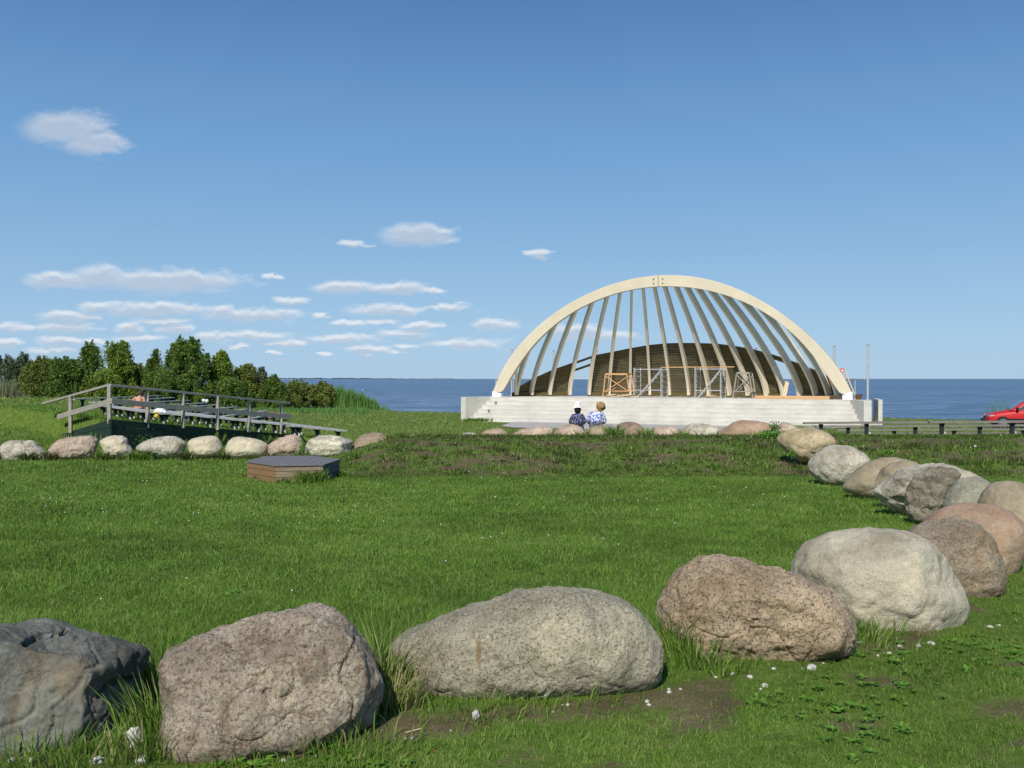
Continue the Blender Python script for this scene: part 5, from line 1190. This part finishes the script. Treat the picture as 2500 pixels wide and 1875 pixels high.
tree('willow_bush', 'dark low bush under the poplar and the rounded tree', 'bush', 560, 76, 60, 930, T['leaf_b'], 9000, [], conic=.25)
tree('willow_bush', 'round olive bush filling the gap right of the two pointed tree', 'bush', 335, 77, 40, 893, T['leaf_c'], 8000, [(330, 888)], conic=.3)
tree('willow_bush', 'broad green bush behind the olive bush near the left edge', 'bush', 120, 82, 90, 884, T['leaf_a'], 14000, [(60, 880), (140, 878)], conic=.15)
# reeds
def reeds(name, label, pxa, pxb, D0, D1, hfun, n, mat, lean=.18, wd=.02):
    px = rng.uniform(pxa, pxb, n); Dd = rng.uniform(D0, D1, n); x = (px - CX) / FPX * Dd; z = np.maximum(ground(x, Dd), WL - .3)
    h = hfun(px) * rng.uniform(.5, 1.12, n) * (1 + .12 * np.sin(px * .35) * np.sin(px * .13)); a = rng.uniform(0, 6.28, n); lx = np.cos(a) * lean * h * rng.uniform(.2, 1, n) + .05 * h; b = rng.uniform(0, 6.28, n)
    wx, wy = np.cos(b) * wd, np.sin(b) * wd; base = np.stack([x, Dd, z], 1); w_ = np.stack([wx, wy, 0 * wx], 1)
    mid = base + np.stack([lx * .35, 0 * lx, h * .6], 1); tip = base + np.stack([lx, np.sin(a) * .1 * h, h], 1)
    q1 = np.stack([base - w_ * .6, base + w_ * .6, mid + w_, mid - w_], 1); q2 = np.stack([mid - w_, mid + w_, tip + w_ * .15, tip - w_ * .15], 1)
    sh1 = np.clip(rng.normal(.85, .1, n), 0, 1)[:, None] * np.ones((1, 4)); sh2 = np.clip(rng.normal(.4, .2, n), 0, .8)[:, None] * np.ones((1, 4)); sh1[:, 2:] = sh2[:, :2]
    o = fast_mesh(name, np.concatenate([q1, q2]), 4, mat, np.concatenate([sh1, sh2]).reshape(-1)[:, None].reshape(-1, 4)); tag(o, label, kind='stuff'); return o
reeds('reeds', 'tall green reeds standing at the water edge', 795, 925, 84.5, 90, lambda p: np.interp(p, [795, 830, 880, 915, 925], [1.75, 1.75, 1.55, 1.15, .7]), 9000, MT['reed'])
reeds('reeds', 'a few thin reeds straggling out into the lake', 900, 958, 86, 92, lambda p: np.interp(p, [900, 958], [1.5, .5]), 260, MT['reed'], .3, .016)
reeds('dry_reeds', 'pale dry reeds below the bushes at the far left', -60, 62, 66, 70, lambda p: np.interp(p, [-60, 20, 62], [1.5, 1.9, .9]), 5000, MT['dry_reed'])
reeds('reeds', 'dark green nettles and grass at the foot of the bushes', -60, 900, 70, 73, lambda p: .42 + 0 * p, 7000, MT['reed'], .3)
reeds('reeds', 'sparse pale stalks in the water before the red car', 2405, 2475, 58, 62, lambda p: 1.7 + 0 * p, 70, MT['reed'], .3, .012)
# shore stones at the right
sp = [(2262, 1033, 20, 3), (2287, 1034, 12, 3), (2340, 1033, 10, 2.4), (2357, 1033, 9, 2.4), (2170, 1033, 8, 2), (2189, 1033, 5, 2)]
for k, (px, py, hw_, hh2) in enumerate(sp):
    boulder('pale shore stone on the lake edge seen between the right benches', [(px - hw_, py + 1), (px - hw_ * .6, py - hh2), (px + hw_ * .4, py - hh2), (px + hw_, py + 1), (px + hw_ * .5, py + hh2 * 1.5), (px - hw_ * .5, py + hh2 * 1.5)], 58, 'cream', .8, 3, .05, .9, 0, 60 + k, 'shore stones on the right')
# ---------------------------------------------------------------- grass
def frustum_pts(n, y0, y1, margin=1.6):
    y = np.sqrt(rng.random(n) * (y1 ** 2 - y0 ** 2) + y0 ** 2); x = rng.uniform(-1, 1, n) * (y * 0.535 + margin); return x, y
def blades(x, y, h, wd, shade, curve_=0.5, dirs=None):
    n = len(x); z = ground(x, y) + 0.028 * (fbm(x * 1.1, y * 1.1, 3) - 0.5) * (y < 40) - .008
    a = rng.uniform(0, 6.28, n) if dirs is None else dirs; b = rng.uniform(0, 6.28, n); ln = h * curve_ * rng.uniform(.3, 1.4, n)
    base = np.stack([x, y, z], 1); w_ = np.stack([np.cos(b) * wd, np.sin(b) * wd, 0 * b], 1)
    mid = base + np.stack([np.cos(a) * ln * .35, np.sin(a) * ln * .35, h * .62], 1); tip = base + np.stack([np.cos(a) * ln, np.sin(a) * ln, h], 1)
    q1 = np.stack([base - w_, base + w_, mid + w_ * .8, mid - w_ * .8], 1); q2 = np.stack([mid - w_ * .8, mid + w_ * .8, tip + w_ * .1, tip - w_ * .1], 1)
    s = np.clip(shade, 0, 1)
    return np.concatenate([q1, q2]), np.concatenate([s, s])
Q = []; SH = []
def tint(x, y, n):
    t = .18 + .55 * fbm(x * .5 + 4, y * .5, 4) + .7 * (fbm(x * 2.4, y * 2.4, 3) - .5) + rng.normal(0, .17, n)
    st_ = rng.random(n); return np.where(st_ > .972, rng.uniform(.9, 1, n), np.clip(t, .15, .88))
def lay(n, y0, y1, hmin, hmax, wd, keep=None, cv=.55):
    x, y = frustum_pts(n, y0, y1); d = dirt_mask(x, y); n3 = fbm(x * 9, y * 9, 2)
    k = rng.random(len(x)) > np.clip((d + n3 * .5 - .38) * 2.6, 0, .84)
    k &= (y < shore(x) - 1) & ~((y > 49.0) & (y < 60) & (x > -.6 - (y - 50) * .05) & (x < 22))
    if keep is not None: k &= keep(x, y)
    x, y = x[k], y[k]; pat = fbm(x * 1.9 + 50, y * 1.9, 3)
    h = (hmin + (hmax - hmin) * rng.random(len(x)) ** 1.5) * (.65 + .8 * pat)
    ox = np.interp(x, rock_line[:, 0], rock_line[:, 1]); outer_ = ((y < ox + .1) & (x < 3.4)) | (x > 2.2 + (y - 5.5) * .55); h = np.where(outer_, h * .6, h)
    h = h * np.where((y > 24) & (y < 27), .6, 1)
    bankf = sstep(19.5, 21, y) * (1 - sstep(27, 29, y)) * sstep(-5, -3, x)
    q, s = blades(x, y, h * (1 + .25 * bankf), wd * (1 + 0 * x), np.where((bankf > .35) & (rng.random(len(x)) < .45 + .55 * fbm(x * 1.8 + 3, y * 1.8, 3)), rng.uniform(0, .1, len(x)), np.where((y > 42) & (rng.random(len(x)) < .45), rng.uniform(.88, .95, len(x)), np.maximum(tint(x, y, len(x)) - .18 * bankf, .15))), cv); Q.append(q); SH.append(s)
lay(200000, 3.2, 7.5, .018, .056, .0022)
lay(150000, 3.2, 6.2, .02, .07, .002, lambda x, y: (y < np.interp(x, rock_line[:, 0], rock_line[:, 1]) + .1))
lay(190000, 7.5, 13, .02, .055, .0036)
lay(190000, 13, 21, .025, .06, .0058)
lay(120000, 21, 32, .035, .11, .008)
lay(50000, 32, 50, .04, .12, .015)
lay(20000, 50, 75, .05, .12, .03)
# straw and dead blades lying on the bare patches
x, y = frustum_pts(60000, 3.3, 8.5); k = (dirt_mask(x, y) > .2) & (y < 8); x, y = x[k], y[k]
q, s = blades(x, y, rng.uniform(.004, .012, len(x)), .0016 * np.ones(len(x)), rng.choice([.02, .93, 1.0], len(x)), 6.0); Q.append(q); SH.append(s)
gr = fast_mesh('lawn_grass', np.concatenate(Q), 4, MT['grass'], np.concatenate(SH)); tag(gr, 'short green lawn grass', kind='stuff')
# taller tufts round the boulders
Q = []; SH = []
def tuft(px, py, n, h, r, dry=0.1, D=None, xy=None, wd=.0035):
    p = hit(px, py) if xy is None else Vector((*xy, 0)); s = max(1.0, p.y / 7)
    x = p.x + rng.normal(0, r, n); y = p.y + rng.normal(0, r * .8, n); a = np.arctan2(y - p.y, x - p.x) + rng.normal(0, .6, n)
    sh_ = np.where(rng.random(n) < dry, rng.uniform(.9, 1, n), np.clip(rng.normal(.42 if not (19.5 < p.y < 26.6) else .28, .2, n), .15, .85) if not (19.5 < p.y < 26.2 and rng.random() < .55) else rng.uniform(0, .1, n))
    q, s2 = blades(x, y, h * rng.uniform(.45, 1.1, n), wd * s * np.ones(n), sh_, .6, a); Q.append(q); SH.append(s2)
for (px, py, n, h, r, dry) in [(395, 1800, 260, .26, .08, .15), (350, 1850, 120, .16, .08, .3), (390, 1700, 200, .3, .07, .1), (940, 1700, 260, .30, .06, .25), (955, 1740, 200, .2, .06, .75), (925, 1640, 160, .3, .06, .1),
    (1640, 1600, 260, .28, .08, .1), (1690, 1630, 140, .2, .07, .1), (1760, 1645, 120, .12, .08, .1), (1655, 1560, 120, .25, .07, .1), (2060, 1560, 160, .14, .12, .15), (2110, 1580, 100, .12, .1, .2), (2150, 1560, 90, .12, .1, .2), (700, 1845, 80, .12, .15, .2), (560, 1860, 80, .12, .12, .2), (120, 1868, 160, .14, .15, .1), (240, 1862, 120, .14, .12, .1),
    (860, 1840, 160, .12, .14, .1), (1150, 1745, 90, .1, .15, .1), (1400, 1720, 80, .1, .15, .1)]: tuft(px, py, n, h, r, dry)
# far row, between the pale boulders
for px in (118, 128, 245, 252, 322, 335, 352, 452, 456, 545, 660, 740, 735, 860, 1, 70): tuft(px, 1124, 70, .24, .08, .1, wd=.004)
for px in (300, 520, 210, 380, 600, 430): tuft(px, 1124, 50, .09, .3, .1)
# tufts on the crest between the half hidden boulders
for px, n, h in ((1352, 60, .25), (1495, 120, .42), (1505, 90, .4), (1575, 110, .36), (1665, 60, .3), (1240, 50, .2), (1425, 60, .3), (1750, 60, .25), (1900, 60, .2)): tuft(0, 0, n, h * 1.35, .09, .1, xy=(X(px, 31.4), 31.4), wd=.004)
for k in range(260):
    px = rng.uniform(850, 2500); D_ = rng.uniform(20.5, 26.2); x_ = X(px, D_)
    if x_ < -4: continue
    tuft(0, 0, int(rng.integers(12, 30)), rng.uniform(.07, .17) * (.6 if D_ > 24.5 else 1), .1, .08, xy=(x_, D_), wd=.0038)
for k in range(40):
    D_ = rng.uniform(6, 18); x_ = rng.uniform(-.5, .4) * D_; tuft(0, 0, 26, rng.uniform(.08, .13), .1, .02, xy=(x_, D_), wd=.004)
# in front of the plank box and against it
for px, py, n, h in ((760, 1178, 320, .27), (748, 1180, 160, .24), (690, 1180, 120, .13), (650, 1172, 100, .12), (830, 1165, 120, .15), (800, 1178, 100, .12), (620, 1165, 90, .12)): tuft(px, py, n, h, .11, .05)
# foot of the stage and of the benches
for px in np.linspace(1140, 1240, 16): p = onz(px, 1029, -.9); tuft(0, 0, 50, .22, .2, .05, xy=p, wd=.004)
for px in np.linspace(2050, 2500, 60): tuft(0, 0, 22, .085, .15, .1, xy=(X(px, 26.2), 26.2), wd=.004)
for px in np.linspace(950, 1960, 110): tuft(0, 0, 16, .075, .15, .1, xy=(X(px, 25.9), 25.9), wd=.004)
tf = fast_mesh('tall_grass', np.concatenate(Q), 4, MT['grass'], np.concatenate(SH)); tag(tf, 'taller grass tufts between and in front of the boulders', kind='stuff')
# broad leaved weeds: flat leaves in rosettes
def rosettes(pos, nleaf, ln, wd, rise=.35):
    out_ = []
    for (x, y, s) in pos:
        z = G(x, y) + 0.01
        a = rng.uniform(0, 6.28, nleaf); l = ln * s * rng.uniform(.6, 1.1, nleaf); w_ = wd * s * rng.uniform(.7, 1.1, nleaf); up = rise * rng.uniform(.3, 1.6, nleaf)
        for k in range(nleaf):
            d = np.array([math.cos(a[k]), math.sin(a[k]), up[k]]); sd = np.array([-math.sin(a[k]), math.cos(a[k]), 0]); b = np.array([x, y, z])
            m1 = b + d * l[k] * .5; t_ = b + d * l[k] + np.array([0, 0, -l[k] * .18]); out_.append([b, m1 + sd * w_[k], t_, m1 - sd * w_[k]])
    return np.array(out_)
pos = []
for k in range(1500):
    y = rng.uniform(3.7, 6.2); x = rng.uniform(-2.3, 3.2)
    f = fbm(np.array(x * 1.2 + 9), np.array(y * 1.2), 3)
    if y < np.interp(x, rock_line[:, 0], rock_line[:, 1]) and f > .44 and dist_line(np.array(x), np.array(y), rock_line) > .3 - .4 * (f > .62): pos.append((x, y, rng.uniform(.5, 1.2)))
for k in range(500):
    D_ = rng.uniform(5.5, 19); x = rng.uniform(-.52, .52) * D_
    if fbm(np.array(x * .9), np.array(D_ * .9), 3) > .56: pos.append((x, D_, rng.uniform(.6, 1.3)))
for k in range(260):
    D_ = rng.uniform(20, 26); x = rng.uniform(-.12, .52) * D_
    if x > -3.5: pos.append((x, D_, rng.uniform(1.2, 2.6)))
q = rosettes(pos, 8, .045, .011)
wd_ = fast_mesh('broad_leaved_weeds', q, 4, MT['weed'], np.repeat(rng.random(len(q)), 1)); tag(wd_, 'clover, dandelion and plantain leaves growing in the grass', kind='stuff')
# leafy plant beside the small mottled boulder, and others
def leafy(label, px, py, D, hw_, hh2, n, size, grp=None, mat='weed'):
    c = P(px, py, D); o = thing('leafy_weed', label, 'weed', (c.x, c.y, G(c.x, c.y)), grp)
    sx_ = hw_ / FPX * D; sz = hh2 / FPX * D; m = MB(); g = G(c.x, c.y)
    for k in range(6):
        a = random.uniform(-1, 1); m.tube([(c.x + a * sx_ * .3, c.y, g), (c.x + a * sx_, c.y + random.uniform(-.1, .1), g + sz * random.uniform(.8, 1.8))], .006, 5)
    m.build('stem', MT['reed'], o)
    v = rng.normal(size=(n, 3)) * np.array([sx_ * .5, .12, sz * .5]) + np.array([c.x, c.y, c.z]); v[:, 2] = np.maximum(v[:, 2], ground(v[:, 0], v[:, 1]) + .01)
    fast_mesh('leaves', leaf_quads(v, size, 1.2), 4, MT[mat], rng.random(n), parent=o)
leafy('bright green leafy weed left of the topmost tan boulder', 1880, 1060, 25.2, 32, 9, 620, .035)
leafy('dark upright weed beside the small mottled boulder', 1892, 1043, 26.0, 9, 14, 200, .035, mat='leaf_b')
leafy('small bright weed at the foot of the topmost tan boulder', 1935, 1108, 21.2, 9, 9, 110, .03)
leafy('green weed climbing between the pitted and the banded boulder', 738, 1095, 25.0, 7, 24, 240, .03)
leafy('rosette of broad pale leaves on the right bank', 2172, 1106, 22.6, 14, 8, 60, .07)
leafy('small weed in front of the green boards', 352, 1075, 25.8, 16, 16, 120, .022)
# clover flowers
n = 200; x, y = frustum_pts(n, 5.5, 24, 0); x, y = x[(fbm(x * .8, y * .8, 2) > .42)], y[(fbm(x * .8, y * .8, 2) > .42)]; z = ground(x, y) + rng.uniform(.045, .075, len(x)); c = np.stack([x, y, z], 1); r_ = .0045 + .00035 * y
dirs = np.array([[1, 0, 0], [0, 1, 0], [-1, 0, 0], [0, -1, 0]]); up_ = np.array([0, 0, 1])
fcs = []
for k in range(4):
    a, b = dirs[k], dirs[(k + 1) % 4]; fcs.append(np.stack([c + a * r_[:, None], c + b * r_[:, None], c + up_ * r_[:, None]], 1)); fcs.append(np.stack([c + b * r_[:, None], c + a * r_[:, None], c - up_ * r_[:, None]], 1))
cf = fast_mesh('clover_flowers', np.concatenate(fcs), 3, MT['white_paint']); tag(cf, 'tiny white clover flowers dotted over the lawn', kind='stuff')
# loose white stones at the feet of the front boulders
def stone(label, px, py, r, asp=1.0, seed=0, grp='white stones scattered before the front boulders', stand=.35, mat='pebble'):
    p = hit(px, py); rr_ = r / FPX * p.y
    bm = bmesh.new(); bmesh.ops.create_icosphere(bm, subdivisions=3 if r > 14 else 2, radius=1)
    of = Vector((seed * 3.3, seed, 0))
    for v in bm.verts:
        nrm = v.co.normalized(); k = 1 + .35 * mnoise.noise(nrm * 1.7 + of) + .08 * mnoise.noise(nrm * 5 + of); q = nrm * k * rr_; v.co = Vector((q.x, q.y * .8, q.z * asp))
    me = bpy.data.meshes.new('stone'); bm.to_mesh(me); bm.free(); me.materials.append(MT[mat])
    o = bpy.data.objects.new('stone', me); o.location = (p.x, p.y, p.z + rr_ * asp * stand); o.rotation_euler = (0, 0, seed); col.objects.link(o); return tag(o, label, 'stone', grp)
stone('egg shaped white stone standing between the dark slate and the pink grey boulder', 325, 1835, 21, 1.3, 1, stand=.85)
stone('smooth oval white stone in front of the long grey boulder', 1161, 1762, 10, 1.35, 2, stand=.8)
stone('white stone in front of the right end of the long grey boulder', 1640, 1605, 13, .8, 3)
stone('flat white stone in the grass below the orange brown boulder', 1983, 1640, 15, .6, 4)
stone('white stone at the foot of the largest pale boulder, nearest the right', 2275, 1578, 11, .6, 5)
stone('white stone on the bare patch of the right bank', 2382, 1092, 5, .8, 6)
stone('greyish white stone at the bottom edge, left of the pink grey boulder', 235, 1866, 15, .6, 7)
stone('ring like white stone lying apart in the right lawn', 2418, 1536, 9, .6, 8)
small = [(25, 1862, 10), (72, 1866, 10), (345, 1868, 16), (390, 1833, 6), (378, 1844, 5), (760, 1846, 8), (785, 1838, 8), (770, 1854, 6), (690, 1862, 8), (700, 1828, 4), (1007, 1812, 7), (990, 1815, 5), (965, 1815, 4), (1386, 1727, 6), (1372, 1728, 4), (1515, 1700, 5), (1580, 1718, 7), (1585, 1725, 6), (1634, 1700, 6), (1633, 1690, 5), (1662, 1690, 4), (1748, 1662, 5), (1790, 1650, 7), (1832, 1663, 8), (1868, 1678, 9), (1858, 1690, 5), (1850, 1560, 5), (1890, 1640, 6), (2045, 1612, 8), (2070, 1600, 6), (2095, 1573, 7), (2100, 1570, 6), (2145, 1606, 6), (2172, 1602, 7), (2198, 1586, 7), (2245, 1583, 8), (2440, 1532, 6), (1960, 1640, 5), (2010, 1625, 5), (1705, 1645, 4), (1350, 1745, 4), (1100, 1790, 4), (930, 1790, 5), (900, 1810, 4), (620, 1868, 6)]
for k, (px, py, r) in enumerate(small): stone('small white chip of stone in the dirt or grass before the front boulders', px, py, r, .7, 20 + k, 'small white chips before the front boulders', .35)
o = stone('flat reddish brown leaf or chip near the bottom edge', 1058, 1845, 12, .25, 80, None, .3)
o['category'] = 'chip'; o.data.materials.clear(); o.data.materials.append(simple('red_brown_chip', (.28, .08, .04), .8))
mb = MB(); p, q = hit(989, 1800), hit(1028, 1794); mb.tube([p + Vector((0, 0, .012)), q + Vector((0, 0, .014))], .003, 6)
tag(mb.build('twig', MT['pale_wood'], loc=tuple(p)), 'short pale dry stick lying in the front grass', 'twig')
# chip lying in the split of the dark boulder
d_ = (P(118, 1556, 10) - Vector((0, 0, EYE))).normalized()
from mathutils.bvhtree import BVHTree
bm = bmesh.new(); bm.from_mesh(b1.data); bv = BVHTree.FromBMesh(bm); h_ = bv.ray_cast(Vector((0, 0, EYE)) - Vector(b1.location), d_); bm.free()
if h_[0] is not None:
    wp = h_[0] + Vector(b1.location); m = MB(); m.obox(wp + Vector((0, 0, .004)), (.013, .004, 0), (0, .012, .003), (.002, 0, .009))
    tag(m.build('stone_chip', simple('dark_chip', (.16, .17, .18), .8), loc=tuple(wp), bevel=.004), 'small grey chip resting in the split of the dark boulder', 'stone')
